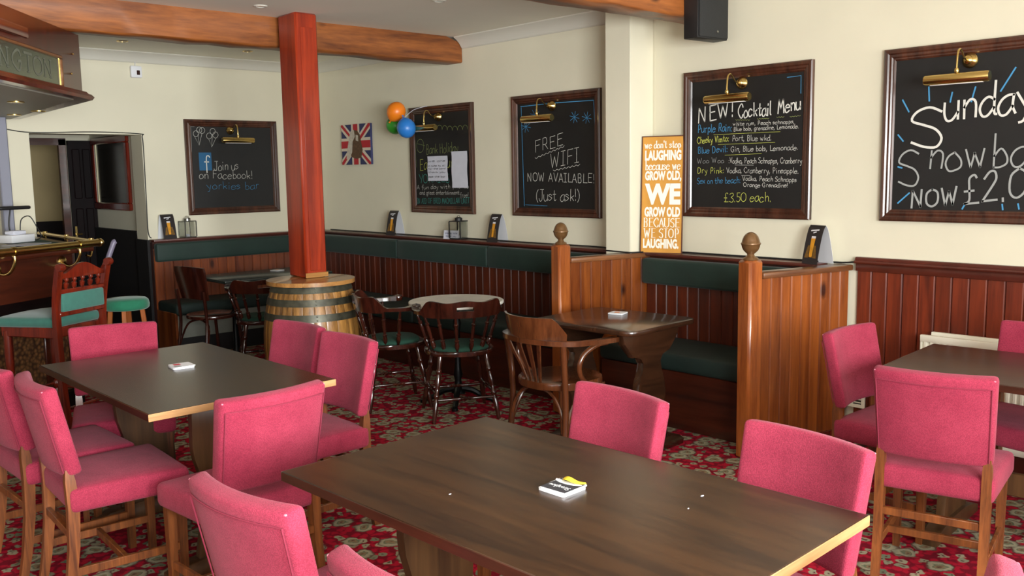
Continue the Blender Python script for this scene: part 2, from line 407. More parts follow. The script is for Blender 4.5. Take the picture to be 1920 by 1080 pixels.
# ------------------------------------------------------------------ single-stroke hand lettering
GL = {
'a': (6, '58 38 17 05 13 33 55|58 55 63'), 'b': (6, '1c 13|16 38 56 54 33 13'), 'c': (6, '57 38 17 05 13 33 54'), 'd': (6, '57 38 17 05 13 33 55|5c 54 63'),
'e': (6, '06 56 57 38 17 05 13 33 54'), 'f': (5, '5b 4c 2b 24 21|08 48'), 'g': (6, '57 38 17 05 13 33 55|58 51 30 11'), 'h': (6, '1c 13|16 38 57 53'),
'i': (3, '18 13|1a 1b'), 'j': (4, '38 31 10|3a 3b'), 'k': (6, '1c 13|57 15|26 53'), 'l': (3, '1c 14 23'), 'm': (9, '18 13|16 38 46 43|46 68 76 73'),
'n': (6, '18 13|16 38 57 53'), 'o': (6, '38 17 05 13 33 54 56 38'), 'p': (6, '18 10|16 38 56 54 33 14'), 'q': (6, '57 38 17 05 13 33 55|58 50'),
'r': (5, '18 13|16 28 48'), 's': (5, '47 28 07 26 45 34 13 04'), 't': (5, '2b 24 33 44|08 48'), 'u': (6, '08 05 13 33 55|58 53'), 'v': (6, '08 33|33 58'),
'w': (8, '08 23|23 37|37 53|53 68'), 'x': (6, '08 53|58 03'), 'y': (6, '08 34|58 31 10'), 'z': (6, '08 58|58 03|03 53'),
'A': (7, '03 3c|3c 63|16 56'), 'B': (7, '13 1c|1c 4c 5a 48 18|18 48 56 54 43 13'), 'C': (7, '6a 5c 3c 09 06 33 53 65'), 'D': (8, '13 1c|1c 3c 6a 65 33 13'),
'E': (7, '1c 13|1c 6c|18 58|13 63'), 'F': (7, '1c 13|1c 6c|18 58'), 'G': (8, '6a 5c 3c 09 06 33 53 67 47'), 'H': (7, '0c 03|5c 53|08 58'), 'I': (5, '2c 23|0c 4c|03 43'),
'J': (6, '4c 45 33 13 05|1c 6c'), 'K': (7, '1c 13|6c 17|28 63'), 'L': (6, '1c 13|13 63'), 'M': (8, '03 1c|1c 36|36 6c|6c 73'), 'N': (8, '03 0c|0c 53|53 5c'),
'O': (8, '3c 0a 05 33 65 6a 3c'), 'P': (7, '13 1c|1c 4c 5a 58 47 17'), 'R': (7, '13 1c|1c 4c 5a 58 47 17|37 63'), 'S': (6, '5b 3c 1b 09 28 47 55 43 23 04'),
'T': (7, '0c 6c|3c 33'), 'U': (8, '0c 05 23 43 65 6c'), 'V': (7, '0c 33|33 6c'), 'W': (10, '0c 23|23 4a|4a 63|63 8c'), 'Y': (7, '0c 37|6c 33'),
'0': (7, '3c 0a 05 33 65 6a 3c'), '2': (7, '0a 2c 4c 5a 48 03|03 63'), '3': (6, '0b 2c 4c 5a 28|28 56 54 33 04'), '5': (6, '5c 1c|1c 18|18 48 56 44 23 04'),
'£': (7, '5b 4c 2b 28 24 03|03 63|07 47'), '!': (3, '1c 16|13 14'), '.': (3, '13 14'), ',': (3, '14 01'), ':': (3, '13 14|17 18'), '(': (4, '3c 19 15 32'), ')': (4, '0c 29 25 02'),
"'": (2, '1c 1a'), ' ': (4, '')}
def ribbon(bm, pts, w, y=0.0, wf=None):
    """flat brush stroke in the XZ plane at depth y"""
    n = len(pts)
    if n < 2: return
    L, Rr = [], []
    for i, p in enumerate(pts):
        t = pts[min(i+1, n-1)]-pts[max(i-1, 0)]
        if t.length < 1e-9: t = Vector((1, 0, 0))
        t.normalize(); nn = Vector((-t.z, 0, t.x)); ww = w*(wf(t) if wf else 1)
        if i == 0: p = p-t*w*0.3
        if i == n-1: p = p+t*w*0.3
        L.append(bm.verts.new((p.x+nn.x*ww/2, y, p.z+nn.z*ww/2))); Rr.append(bm.verts.new((p.x-nn.x*ww/2, y, p.z-nn.z*ww/2)))
    for i in range(n-1): bm.faces.new((L[i], Rr[i], Rr[i+1], L[i+1]))
def letter_mesh(bm, text, p0, p1, h, w, y=-0.002, jitter=0.25, serif=False, wf=None):
    adv = sum(GL.get(ch, (6, ''))[0]+(0.6 if serif else 0.4) for ch in text); p0, p1 = Vector((p0[0], 0, p0[1])), Vector((p1[0], 0, p1[1]))
    sx = (p1-p0).length/adv; sz = h/9.0; d = (p1-p0).normalized(); up = Vector((0, 0, 1)); x = 0
    rr = random.Random(len(text)*31+ord(text[0]))
    for ch in text:
        a, st = GL.get(ch, (6, '')); dy = rr.uniform(-1, 1)*jitter*1.6; sl = rr.uniform(-0.5, 1)*jitter*0.25; yy = y-rr.random()*0.0004
        for s in st.split('|'):
            if not s: continue
            raw = [(int(q[0], 16), int(q[1], 16)-3) for q in s.split()]
            pts = [p0+d*((x+u+0.4+v*sl+rr.uniform(-1, 1)*jitter*0.25)*sx)+up*((v+dy)*sz) for u, v in raw]
            ribbon(bm, smooth_path(pts, 4) if len(pts) > 2 else pts, w, yy, wf)
            if serif:
                for (u, v), (u2, v2) in ((raw[0], raw[1]), (raw[-1], raw[-2])):
                    if v in (0, 5, 9) and abs(v2-v) > 1.2 and abs(u2-u) < 4:
                        c = p0+d*((x+u+0.4)*sx)+up*(v*sz)
                        ribbon(bm, [c-d*sx*1.1, c+d*sx*1.1], w*0.38, yy-0.0002)
        x += a+(0.6 if serif else 0.4)
def font_mesh(bm, text, x0, x1, z0, z1, y, bold=0.0):
    cu = bpy.data.curves.new('t', 'FONT'); cu.body = text; cu.size = 1; cu.offset = bold; cu.resolution_u = 3
    o = bpy.data.objects.new('t', cu); COL.objects.link(o)
    bpy.context.view_layer.update()
    me = o.evaluated_get(bpy.context.evaluated_depsgraph_get()).to_mesh()
    vs = [v.co.copy() for v in me.vertices]; fs = [tuple(p.vertices) for p in me.polygons]
    o.evaluated_get(bpy.context.evaluated_depsgraph_get()).to_mesh_clear()
    bpy.data.objects.remove(o); bpy.data.curves.remove(cu)
    if not vs: return
    ax, bx = min(v.x for v in vs), max(v.x for v in vs); ay, by = min(v.y for v in vs), max(v.y for v in vs)
    nv = [bm.verts.new((x0+(v.x-ax)/(bx-ax)*(x1-x0), y, z0+(v.y-ay)/(by-ay)*(z1-z0))) for v in vs]
    for f in fs:
        try: bm.faces.new([nv[i] for i in f])
        except ValueError: pass

# ------------------------------------------------------------------ room shell
XR, YL, ZC = 5.06, 8.55, 2.72      # right wall plane, far wall plane, ceiling
struct(obj('floor', box(NB(), -2.4, 5.4, -1.9, 12.0, -0.12, 0.0), M_CARPET))
struct(obj('ceiling', box(NB(), -2.4, 5.4, -1.9, 12.0, ZC, ZC+0.12), M_CEIL))
b = NB(); box(b, XR, XR+0.3, -1.9, 8.55, 0, ZC); struct(obj('wall_right', b, M_WALL))
b = NB()
box(b, -2.2, 2.32, YL, YL+0.26, 0, ZC); box(b, 3.262, XR+0.3, YL, YL+0.26, 0, ZC); box(b, 2.32, 3.262, YL, YL+0.26, 1.99, ZC)
struct(obj('wall_far', b, M_WALL))
def wall_with_windows(name, axis, c0, c1, lo, hi, wins):
    b = NB(); cuts = sorted(wins); x = lo
    def bb(u0, u1, z0, z1):
        if axis == 'Y': box(b, u0, u1, c0, c1, z0, z1)
        else: box(b, c0, c1, u0, u1, z0, z1)
    for u0, u1 in cuts:
        bb(x, u0, 0, ZC); bb(u0, u1, 0, 0.9); bb(u0, u1, 2.35, ZC); x = u1
    bb(x, hi, 0, ZC); struct(obj(name, b, M_WALL))
wall_with_windows('wall_near', 'Y', -1.9, -1.6, -2.5, 5.06, [(-0.9, 2.1), (2.5, 4.9)])
wall_with_windows('wall_left', 'X', -2.5, -2.2, -1.6, 8.55, [(-0.6, 2.4)])
def window(n, axis, c, u0, u1):
    t = bpy.data.objects.new('window_%d' % n, None); COL.objects.link(t); t['kind'] = 'structure'
    b = NB()
    def bb(a0, a1, z0, z1, d=0.03):
        if axis == 'Y': box(b, a0, a1, c-d, c+d, z0, z1, 0.004, 1)
        else: box(b, c-d, c+d, a0, a1, z0, z1, 0.004, 1)
    bb(u0, u1, 0.9, 0.96); bb(u0, u1, 2.29, 2.35); bb(u0, u0+0.06, 0.96, 2.29); bb(u1-0.06, u1, 0.96, 2.29); bb((u0+u1)/2-0.03, (u0+u1)/2+0.03, 0.96, 2.29)
    obj('window_frame', b, M_WHITE, t)
window(1, 'Y', -1.62, -0.9, 2.1); window(2, 'Y', -1.62, 2.5, 4.9); window(3, 'X', -2.22, -0.6, 2.4)
# chimney-like pillar by the booth
struct(obj('wall_pillar', box(NB(), 4.817, XR, 4.079, 4.304, 1.0, ZC, 0.006, 1), M_WALL))
# cornices
CP = [(0.0, 0.0), (0.095, 0.0), (0.095, -0.008), (0.085, -0.014), (0.06, -0.03), (0.035, -0.055), (0.018, -0.08), (0.012, -0.088), (0.0, -0.092)]
b = NB(); prism(b, [(YL-u, ZC+v) for u, v in CP], 'X', -2.2, XR); struct(obj('trim_1', b, M_CORN))
for n, (y0, y1) in enumerate(((6.34, YL), (4.304, 6.11))):
    b = NB(); prism(b, [(XR-u, ZC+v) for u, v in CP], 'Y', y0, y1); struct(obj('trim_%d' % (n+2), b, M_CORN))
# ceiling beams
def rough_beam(x0, x1, y0, y1, z0, z1, seed, endcut):
    rr = random.Random(seed); rings = []; n = 44
    for i in range(n+1):
        x = x0+(x1-x0)*i/n; j = lambda s=0.006: rr.uniform(-s, s)
        c = 0.012; zt = z1
        if endcut and x > x1-0.09: zt = z1-0.05*((x-(x1-0.09))/0.09)**2
        rings.append([Vector((x, y0+j(), z0+c+j(.004))), Vector((x, y0+c+j(.003), z0+j())), Vector((x, y1-c, z0+j())), Vector((x, y1, z0+c)), Vector((x, y1, zt)), Vector((x, y0+j(), zt))])
    return loft(NB(), rings)
struct(obj('ceiling_beam', rough_beam(-2.2, XR-0.005, 6.12, 6.33, 2.512, ZC, 3, True), M_BEAM, sharp=50))
struct(obj('ceiling_beam', rough_beam(-2.2, XR-0.002, 3.53, 3.755, 2.52, ZC, 5, False), M_BEAM, sharp=50))

# lobby behind the opening in the far wall
b = NB(); box(b, 3.30, 3.5, 8.81, 10.05, 0, ZC); struct(obj('wall_lobby_right', b, M_WALL))
b = NB(); box(b, 3.262, 3.30, 8.81, 10.05, 0, 1.09); box(b, 3.255, 3.30, 8.81, 10.05, 1.07, 1.10); box(b, 3.246, 3.272, 8.535, 8.81, 0, 1.03); struct(obj('baseboard_lobby', b, M_MATTE))
b = NB(); box(b, 1.2, 2.2, 10.05, 10.2, 0, ZC); box(b, 3.05, 3.5, 10.05, 10.2, 0, ZC); box(b, 2.2, 3.05, 10.05, 10.2, 2.0, ZC); struct(obj('wall_lobby_back', b, M_WALL))
struct(obj('wall_lobby_left', box(NB(), 1.1, 1.2, 8.81, 11.6, 0, ZC), M_WALL))
struct(obj('wall_passage', box(NB(), 1.2, 4.6, 11.5, 11.6, 0, ZC), M_TAN))
b = NB(); box(b, 1.2, 4.6, 11.46, 11.5, 0, 1.12); struct(obj('baseboard_passage', b, M_DOOR))
struct(obj('wall_passage_right', box(NB(), 4.5, 4.6, 10.2, 11.5, 0, ZC), M_TAN))
t = bpy.data.objects.new('door_1', None); COL.objects.link(t); t['kind'] = 'structure'
b = NB(); box(b, 2.2, 2.27, 10.0, 10.05, 0, 2.0); box(b, 2.98, 3.05, 10.0, 10.05, 0, 2.0); box(b, 2.2, 3.05, 10.0, 10.05, 1.94, 2.01); obj('door_frame', b, M_DMAHOG, t)
b = NB(); box(b, 3.055, 3.298, 9.96, 10.0, 0.01, 1.985); obj('door_leaf', b, M_DOOR, t)
for z0, z1 in ((0.12, 0.5), (0.58, 1.3), (1.4, 1.9)):
    for x0 in (3.085, 3.185):
        b = NB(); box(b, x0, x0+0.075, 9.948, 9.96, z0, z1, 0.008, 1); obj('door_panel', b, M_DOOR, t)
b = NB(); tube(b, [(3.075, 9.955, 1.04), (3.075, 9.92, 1.04), (3.12, 9.91, 1.04)], 0.008); box(b, 3.065, 3.085, 9.95, 9.96, 0.96, 1.12); obj('door_handle', b, M_BRASS, t)

# framed mirror on the lobby wall
t = thing('framed_mirror', 'tall dark-framed mirror on the lobby wall seen through the doorway', 'mirror', (3.30, 9.45, 1.65))
b = NB()
for y0, y1, z0, z1 in ((-0.49, 0.49, -0.36, -0.29), (-0.49, 0.49, 0.29, 0.36), (-0.49, -0.42, -0.29, 0.29), (0.42, 0.49, -0.29, 0.29)): box(b, -0.035, 0.0, y0, y1, z0, z1, 0.008, 1)
obj('frame', b, M_MAHOG, t)
b = NB()
for y0, y1, z0, z1 in ((-0.42, -0.40, -0.29, 0.29), (0.385, 0.42, -0.29, 0.29)): box(b, -0.022, 0.0, y0, y1, z0, z1)
obj('gilt_edge', b, plain('gilt_slip', (206, 196, 160), 0.4), t, label='pale gilt inner edge')
obj('mirror_glass', box(NB(), -0.012, 0.0, -0.40, 0.385, -0.29, 0.29), plain('dark_mirror', (58, 56, 40), 0.2, 0.85), t)

# ------------------------------------------------------------------ wainscot right of the booth (boards are parts of the wall panelling)
def board_mesh(w, th, h, name, mat, parent, axis='Y', flip=1):
    """tongue-and-groove board standing up, width along local axis"""
    b = NB(); c = 0.006
    poly = [(0.001, 0), (0.001, th-c), (0.001+c, th), (w-c-0.001, th), (w-0.001, th-c), (w-0.001, 0)]
    if axis == 'Y': prism(b, [(-v, u) for u, v in poly], 'Z', 0, h)
    else: prism(b, [(u, -v) for u, v in poly], 'Z', 0, h)
    return obj(name, b, mat, parent, sharp=25)
def boards_run(parent, mat, start, n, pitch, th, h, direction, loc0, rz=0):
    """n boards side by side; local X is along the run, -Y is the face"""
    first = None
    for i in range(n):
        L = Vector((start+i*pitch, 0, 0))
        if first is None:
            first = board_mesh(pitch, th, h, 'board', mat, parent, 'X'); first.location = L+Vector(loc0)
        else: inst(first, parent, L+Vector(loc0))
pw = bpy.data.objects.new('trim_4', None); COL.objects.link(pw); pw['kind'] = 'structure'; pw.location = (XR, 2.57, 0); pw.rotation_euler = (0, 0, -PI/2)
boards_run(pw, M_WAIN, 0.0, 46, 0.0895, 0.018, 1.04, 1, (0, 0, 0.0))
b = NB(); prism(b, [(0, 0), (-0.045, 0), (-0.05, 0.008), (-0.045, 0.016), (-0.034, 0.02), (-0.034, 0.03), (-0.028, 0.036), (0, 0.036)], 'X', -0.004, 4.1)
obj('dado_cap', b, M_LEDGE, pw, loc=(0, 0, 1.045))
b = NB(); box(b, -0.004, 4.1, -0.03, 0.0, 1.0, 1.046, 0.006, 2); obj('dado_rail', b, M_LEDGE, pw)
b = NB(); box(b, 0, 4.1, -0.03, -0.018, 0, 0.1, 0.004, 1); obj('skirting_strip', b, M_LEDGE, pw)

# ------------------------------------------------------------------ fixed seating
def bench(name, label, loc, rz, length, boardmat, z_pad=(0.825, 1.0), seat_z=0.475, seat_d=0.5, pads=(0.0, 1.0), pitch=0.088, front=None, nb=None, seat_pads=None, endpanel=False, front_label=None):
    t = thing(name, label, 'bench', loc, rz)
    # local X along the bench, -Y towards the room, wall at y=0
    nb = nb or int(length/pitch)
    boards_run(t, boardmat, 0, nb, pitch, 0.02, z_pad[1]-0.05-0.0, 1, (0, -0.075, 0.0))
    obj('back_frame', box(NB(), 0, length, -0.075, -0.002, 0.0, 1.01), M_DMAHOG, t)
    first = True
    for a, c in zip(pads[:-1], pads[1:]):
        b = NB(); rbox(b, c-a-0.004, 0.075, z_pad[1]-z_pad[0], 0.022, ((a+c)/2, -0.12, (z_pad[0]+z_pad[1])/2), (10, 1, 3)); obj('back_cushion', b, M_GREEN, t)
    seat_pads = seat_pads or [0, length]
    for a, c in zip(seat_pads[:-1], seat_pads[1:]):
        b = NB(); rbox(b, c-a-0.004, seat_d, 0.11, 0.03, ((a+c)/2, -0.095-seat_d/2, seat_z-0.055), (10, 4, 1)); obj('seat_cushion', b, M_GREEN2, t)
    obj('seat_front', box(NB(), 0.0, length, -0.095-seat_d+0.03, -0.095-seat_d+0.055, 0.0, seat_z-0.112, 0.004, 1), front or M_DMAHOG, t, label=front_label)
    b = NB(); box(b, 0, length, -0.12, 0.0, 1.012, 1.035, 0.006, 2); obj('ledge', b, M_LEDGE, t)
    return t
bn = bench('booth_bench', 'short green cushioned bench between the two acorn-topped partitions', (XR, 4.06, 0), -PI/2, 1.30, M_DBOARD, pads=(0.0, 1.30), nb=15)
bn2 = bench('wall_bench', 'long green cushioned wall bench behind the white-topped round table', (XR, YL-0.02, 0), -PI/2, 4.22, M_DBOARD, pads=(0.13, 1.59, 2.85, 4.21), nb=47, seat_pads=[0.6, 2.4, 4.2])
bn3 = bench('corner_bench', 'green cushioned bench under the chalkboard with the blue square', (3.27, YL, 0), 0, 1.78, M_LBOARD, z_pad=(0.83, 1.0), pads=(0.0, 1.66), nb=19, front=M_GREYW, seat_d=0.42, seat_pads=[0.0, 1.1], front_label='pale grey painted kickboard')
obj('plinth', box(NB(), 0.0, 1.7, -0.50, -0.46, 0, 0.16, 0.003, 1), M_MATTE, bn3)
obj('end_panel', box(NB(), -0.004, 0.022, -0.5, -0.1, 0, 0.39, 0.004, 1), M_BOARD, bn3, label='orange-brown end board under the seat')

# ------------------------------------------------------------------ partitions with newel posts
def acorn():
    b = NB()
    prof = [(0.0, 0.0), (0.046, 0.0), (0.05, 0.006), (0.046, 0.014), (0.03, 0.022), (0.022, 0.034), (0.023, 0.04), (0.034, 0.05), (0.046, 0.062), (0.055, 0.08),
            (0.059, 0.098), (0.063, 0.102), (0.063, 0.108), (0.058, 0.112), (0.054, 0.128), (0.045, 0.15), (0.032, 0.166), (0.014, 0.176), (0.0, 0.179)]
    lathe(b, prof, 28); return b
def partition(label, corner, a_deg, length, ztop, n, newel_top, fin_scale, newel_label):
    t = thing('booth_partition', label, 'partition', (corner[0], corner[1], 0), R(a_deg), 'panelled booth partitions')
    # local X runs from the newel to the wall; front (-Y) faces the camera side
    b = NB(); box(b, -0.1, 0.0, 0.0, 0.1, 0, newel_top, 0.013, 1); nw = obj('newel_post', b, M_NEWEL, t)
    fn = obj('acorn_finial', acorn(), M_OLDBRASS, nw); fn.location = (-0.05, 0.05, newel_top); fn.scale = (fin_scale,)*3
    pitch = length/n; first = None
    for side in (0, 1):
        for i in range(n):
            if first is None: first = board_mesh(pitch, 0.016, ztop-0.05, 'board', M_BOARD, t, 'X'); o = first
            else: o = inst(first, t)
            if side == 0: o.location = (i*pitch, 0.037, 0.02)
            else: o.location = ((i+1)*pitch, 0.06, 0.02); o.rotation_euler = (0, 0, PI)
    obj('core_panel', box(NB(), 0.0, length, 0.037, 0.06, 0, ztop-0.03), M_DMAHOG, t)
    b = NB(); box(b, 0, length+0.01, 0.0, 0.097, ztop-0.034, ztop, 0.008, 2); obj('capping_rail', b, M_RAIL, t)
    obj('base_strip', box(NB(), 0, length, 0.014, 0.083, 0, 0.07, 0.003, 1), M_MAHOG, t)
    return t
partition('panelled partition with acorn finial between the two green booths', (4.330, 4.165), -10.5, 0.69, 1.035, 8, 1.125, 0.8, '')
partition('panelled partition with acorn finial next to the pink chair and radiator', (4.345, 2.742), -12.6, 0.70, 1.035, 9, 1.105, 0.85, '')

# ------------------------------------------------------------------ post on barrel
t = thing('timber_post', 'square red-brown timber post rising from the barrel to the ceiling', 'post', (3.412, 5.945, 0.87))
b = NB(); box(b, -0.087, 0.088, -0.125, 0.115, 0.0, ZC-0.87, 0.012, 1); obj('post_shaft', b, M_POST, t)
b = NB(); box(b, -0.05, 0.05, -0.129, -0.125, 0.05, 1.75, 0.002, 1); obj('face_strip', b, M_POST, t)
b = NB(); box(b, -0.091, 0.092, -0.131, -0.124, 0.0, 0.035, 0.002, 1); obj('foot_batten', b, M_LID, t)

def barrel():
    t = thing('oak_barrel', 'oak barrel table with iron hoops standing around the timber post', 'barrel', (3.35, 5.80, 0))
    n = 26; H = 0.84
    def rad(z): return 0.272+0.075*(1-((z-0.42)/0.42)**2)
    first = None
    b = NB(); rings = []
    g = 0.006
    for k in range(13):
        z = H*k/12; r = rad(z); hw = PI/n
        ring = []
        for s, rr in ((-1, r-0.022), (-1, r-0.003), (-0.75, r), (0.75, r), (1, r-0.003), (1, r-0.022)):
            a = s*hw*(1-g*2.2)
            ring.append(Vector((rr*math.cos(a), rr*math.sin(a), z)))
        rings.append(ring)
    loft(b, rings)
    for i in range(n):
        if first is None: first = obj('stave', b, M_STAVE, t, sharp=30); o = first
        else: o = inst(first, t)
        o.rotation_euler = (0, 0, 2*PI*i/n)
    for z, h in ((0.0, 0.045), (0.09, 0.045), (0.19, 0.05), (0.60, 0.05), (0.705, 0.047), (0.793, 0.045)):
        bb = NB(); prof = [(rad(z)+0.001, z), (rad(z)+0.004, z), (rad(z+h)+0.004, z+h), (rad(z+h)+0.001, z+h)]; lathe(bb, prof+[(rad(z+h)-0.004, z+h), (rad(z)-0.004, z)], 48)
        hp = obj('hoop', bb, M_HOOP, t)
        for q in (0, 1):
            b2 = NB(); a = -2.0+q*0.5
            for dz in (0.012, h-0.012): lathe(b2, [(0.0, 0), (0.006, 0), (0.005, 0.003), (0, 0.004)], 8, M=Matrix.Rotation(a, 4, 'Z') @ Matrix.Translation((rad(z+dz)+0.004, 0, z+dz)) @ Matrix.Rotation(PI/2, 4, 'Y'))
            obj('rivet', b2, M_HOOP, hp)
    # lid of boards
    for i, (x0, x1) in enumerate(((-0.32, -0.11), (-0.11, 0.10), (0.10, 0.32))):
        b2 = NB(); pts = [p for p in disc_poly(0.31, 72) if x0+0.0005 <= p[1] <= x1-0.0005]
        pp = sorted(pts, key=lambda p: p[0])
        poly = []
        full = disc_poly(0.31, 144); full = [(max(-9, p[0]), min(max(p[1], x0+0.0006), x1-0.0006)) for p in full]
        keep = []
        for k, p in enumerate(disc_poly(0.31, 144)):
            if x0+0.0006 <= p[1] <= x1-0.0006: keep.append(p)
        for lim in (x0+0.0006, x1-0.0006):
            if abs(lim) < 0.31:
                xx = math.sqrt(0.31**2-lim**2); keep += [(xx, lim), (-xx, lim)]
        cx = sum(p[0] for p in keep)/len(keep); cy = sum(p[1] for p in keep)/len(keep)
        keep.sort(key=lambda p: math.atan2(p[1]-cy, p[0]-cx))
        prism(b2, keep, 'Z', 0.84, 0.868, 0.004); o = obj('lid_board', b2, M_LID, t); o.rotation_euler = (0, 0, 0.5)
    return t
barrel()

# ------------------------------------------------------------------ upholstered pink chairs
def pink_chair():
    t = thing('dining_chair', 'x', 'chair', (0, 0, 0), 0, 'pink upholstered dining chairs')
    TILT = 0.21
    def bend(p):
        u = p.x/0.215; q = Vector(p)
        q.x *= 1.0-0.05*(0.5-(p.z/0.34))          # a touch narrower at the foot
        q.z -= 0.007*abs(u)**2                     # crown of the top rail
        q.y += 0.036*u*u-0.018                     # wings come forward
        z = q.z+0.17
        y, zz = q.y*math.cos(TILT)-z*math.sin(TILT), q.y*math.sin(TILT)+z*math.cos(TILT)
        return Vector((q.x, y, zz))
    b = NB(); rbox(b, 0.42, 0.058, 0.345, 0.017, (0, -0.205, 0.525), (10, 2, 6), bend)
    bk = obj('backrest', b, M_PINK, t, sharp=80)
    b = NB()
    pts = [bend(Vector((x, -0.033, 0.138))) + Vector((0, -0.205, 0.525)) for x in [(-0.195+0.39*i/16) for i in range(17)]]
    pts = [bend(Vector((-0.197, -0.033, -0.15)))+Vector((0, -0.205, 0.525))]+pts+[bend(Vector((0.197, -0.033, -0.15)))+Vector((0, -0.205, 0.525))]
    tube(b, pts, 0.0022, 5); obj('piping', b, M_PIPE, bk)
    for s in (-1, 1):  # frayed top corners, with their small glint put into the pale colour
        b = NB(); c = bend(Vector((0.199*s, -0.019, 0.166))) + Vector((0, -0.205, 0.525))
        lathe(b, [(0, -0.007), (0.0035, -0.004), (0.005, 0.0), (0.0035, 0.0025), (0, 0.003)], 8, c=tuple(c)); obj('worn_corner_glint', b, M_WORN_GLINT, bk, label='pale worn spot with a painted glint on the fabric corner')
    def crown(p):
        q = Vector(p); q.x *= 1.0+0.09*(p.y/0.42)
        if p.z > 0: q.z += 0.012*(1-(p.x/0.22)**2)*(1-(p.y/0.22)**2)
        return q
    b = NB(); rbox(b, 0.44, 0.44, 0.095, 0.024, (0, 0.0, 0.425), (8, 8, 1), crown); obj('seat', b, M_PINK, t, sharp=80)
    for s in (-1, 1):
        b = NB(); x = 0.183*s
        rings = []
        for z, y, w, d in ((0.545, -0.212, 0.024, 0.024), (0.5, -0.210, 0.032, 0.036), (0.40, -0.205, 0.034, 0.042), (0.25, -0.212, 0.032, 0.038), (0.1, -0.232, 0.03, 0.034), (0.0, -0.252, 0.028, 0.03)):
            rings.append([Vector((x-w/2, y-d/2, z)), Vector((x+w/2, y-d/2, z)), Vector((x+w/2, y+d/2, z)), Vector((x-w/2, y+d/2, z))])
        loft(b, rings[::-1]); obj('leg', b, M_OAK, t, sharp=25)
        b = NB(); x = 0.193*s; rings = []
        for z, w in ((0, 0.026), (0.38, 0.036)):
            rings.append([Vector((x-w/2, 0.185-w/2, z)), Vector((x+w/2, 0.185-w/2, z)), Vector((x+w/2, 0.185+w/2, z)), Vector((x-w/2, 0.185+w/2, z))])
        loft(b, rings); obj('leg', b, M_OAK, t, sharp=25)
        obj('stretcher', beam_between(NB(), (0.187*s, -0.22, 0.15), (0.192*s, 0.18, 0.15), 0.016, 0.032, 0.002), M_OAK, t)
    obj('stretcher', beam_between(NB(), (-0.187, -0.03, 0.15), (0.187, -0.03, 0.15), 0.018, 0.03, 0.002), M_OAK, t)
    obj('stretcher', beam_between(NB(), (-0.187, -0.215, 0.29), (0.187, -0.215, 0.29), 0.018, 0.03, 0.002), M_OAK, t)
    return t
TOPY = -0.283      # local y of the top of the back
def seat_at(c, rz_deg):
    a = R(rz_deg); # local (0,TOPY) -> world c
    return (c[0]+math.sin(a)*TOPY, c[1]-math.cos(a)*TOPY, 0), a
CH = [((0.93, 2.01), -83, 'pink dining chair seen from behind on the near left side of the big front table'),
      ((0.925, 1.355), -85, 'pink dining chair cut off by the bottom edge, only its curved top corner visible'),
      ((1.505, 2.88), 3, 'pink dining chair seen from behind at the near end of the left dark table'),
      ((0.89, 4.16), -88, 'pink dining chair cut by the left picture edge, behind its twin'),
      ((0.935, 3.71), -93, 'pink dining chair with its whole seat visible, facing the dark table from the left'),
      ((1.64, 4.85), 164, 'pink dining chair at the far table end, in front of the tall bar stool'),
      ((2.335, 4.14), 93, 'pink dining chair in front of the oak barrel, the farther of the touching pair'),
      ((2.31, 3.635), 90, 'pink dining chair of the touching pair by the barrel, nearer one with oak leg'),
      ((2.355, 2.015), 84.4, 'pink dining chair on the far side of the big front table, below the bentwood armchair'),
      ((2.323, 1.30), 81.6, 'large pink dining chair by the right corner of the big front table'),
      ((4.0, 2.09), 180, 'pink dining chair against the right partition, in front of the wall grille'),
      ((3.31, 1.387), -76.6, 'pink dining chair with oak legs, seen from behind at the table by the radiator'),
      ((4.672, 1.43), 81, 'pink dining chair cut by the right edge, beyond the table by the radiator'),
      ((1.63, 0.555), 10, 'pink dining chair at bottom right, only one rounded top corner visible')]
c0 = None
for c, rz, lab in CH:
    loc, a = seat_at(c, rz)
    if c0 is None:
        c0 = pink_chair(); c0.location = loc; c0.rotation_euler = (0, 0, a); c0['label'] = lab
    else: dup(c0, loc, a, lab)

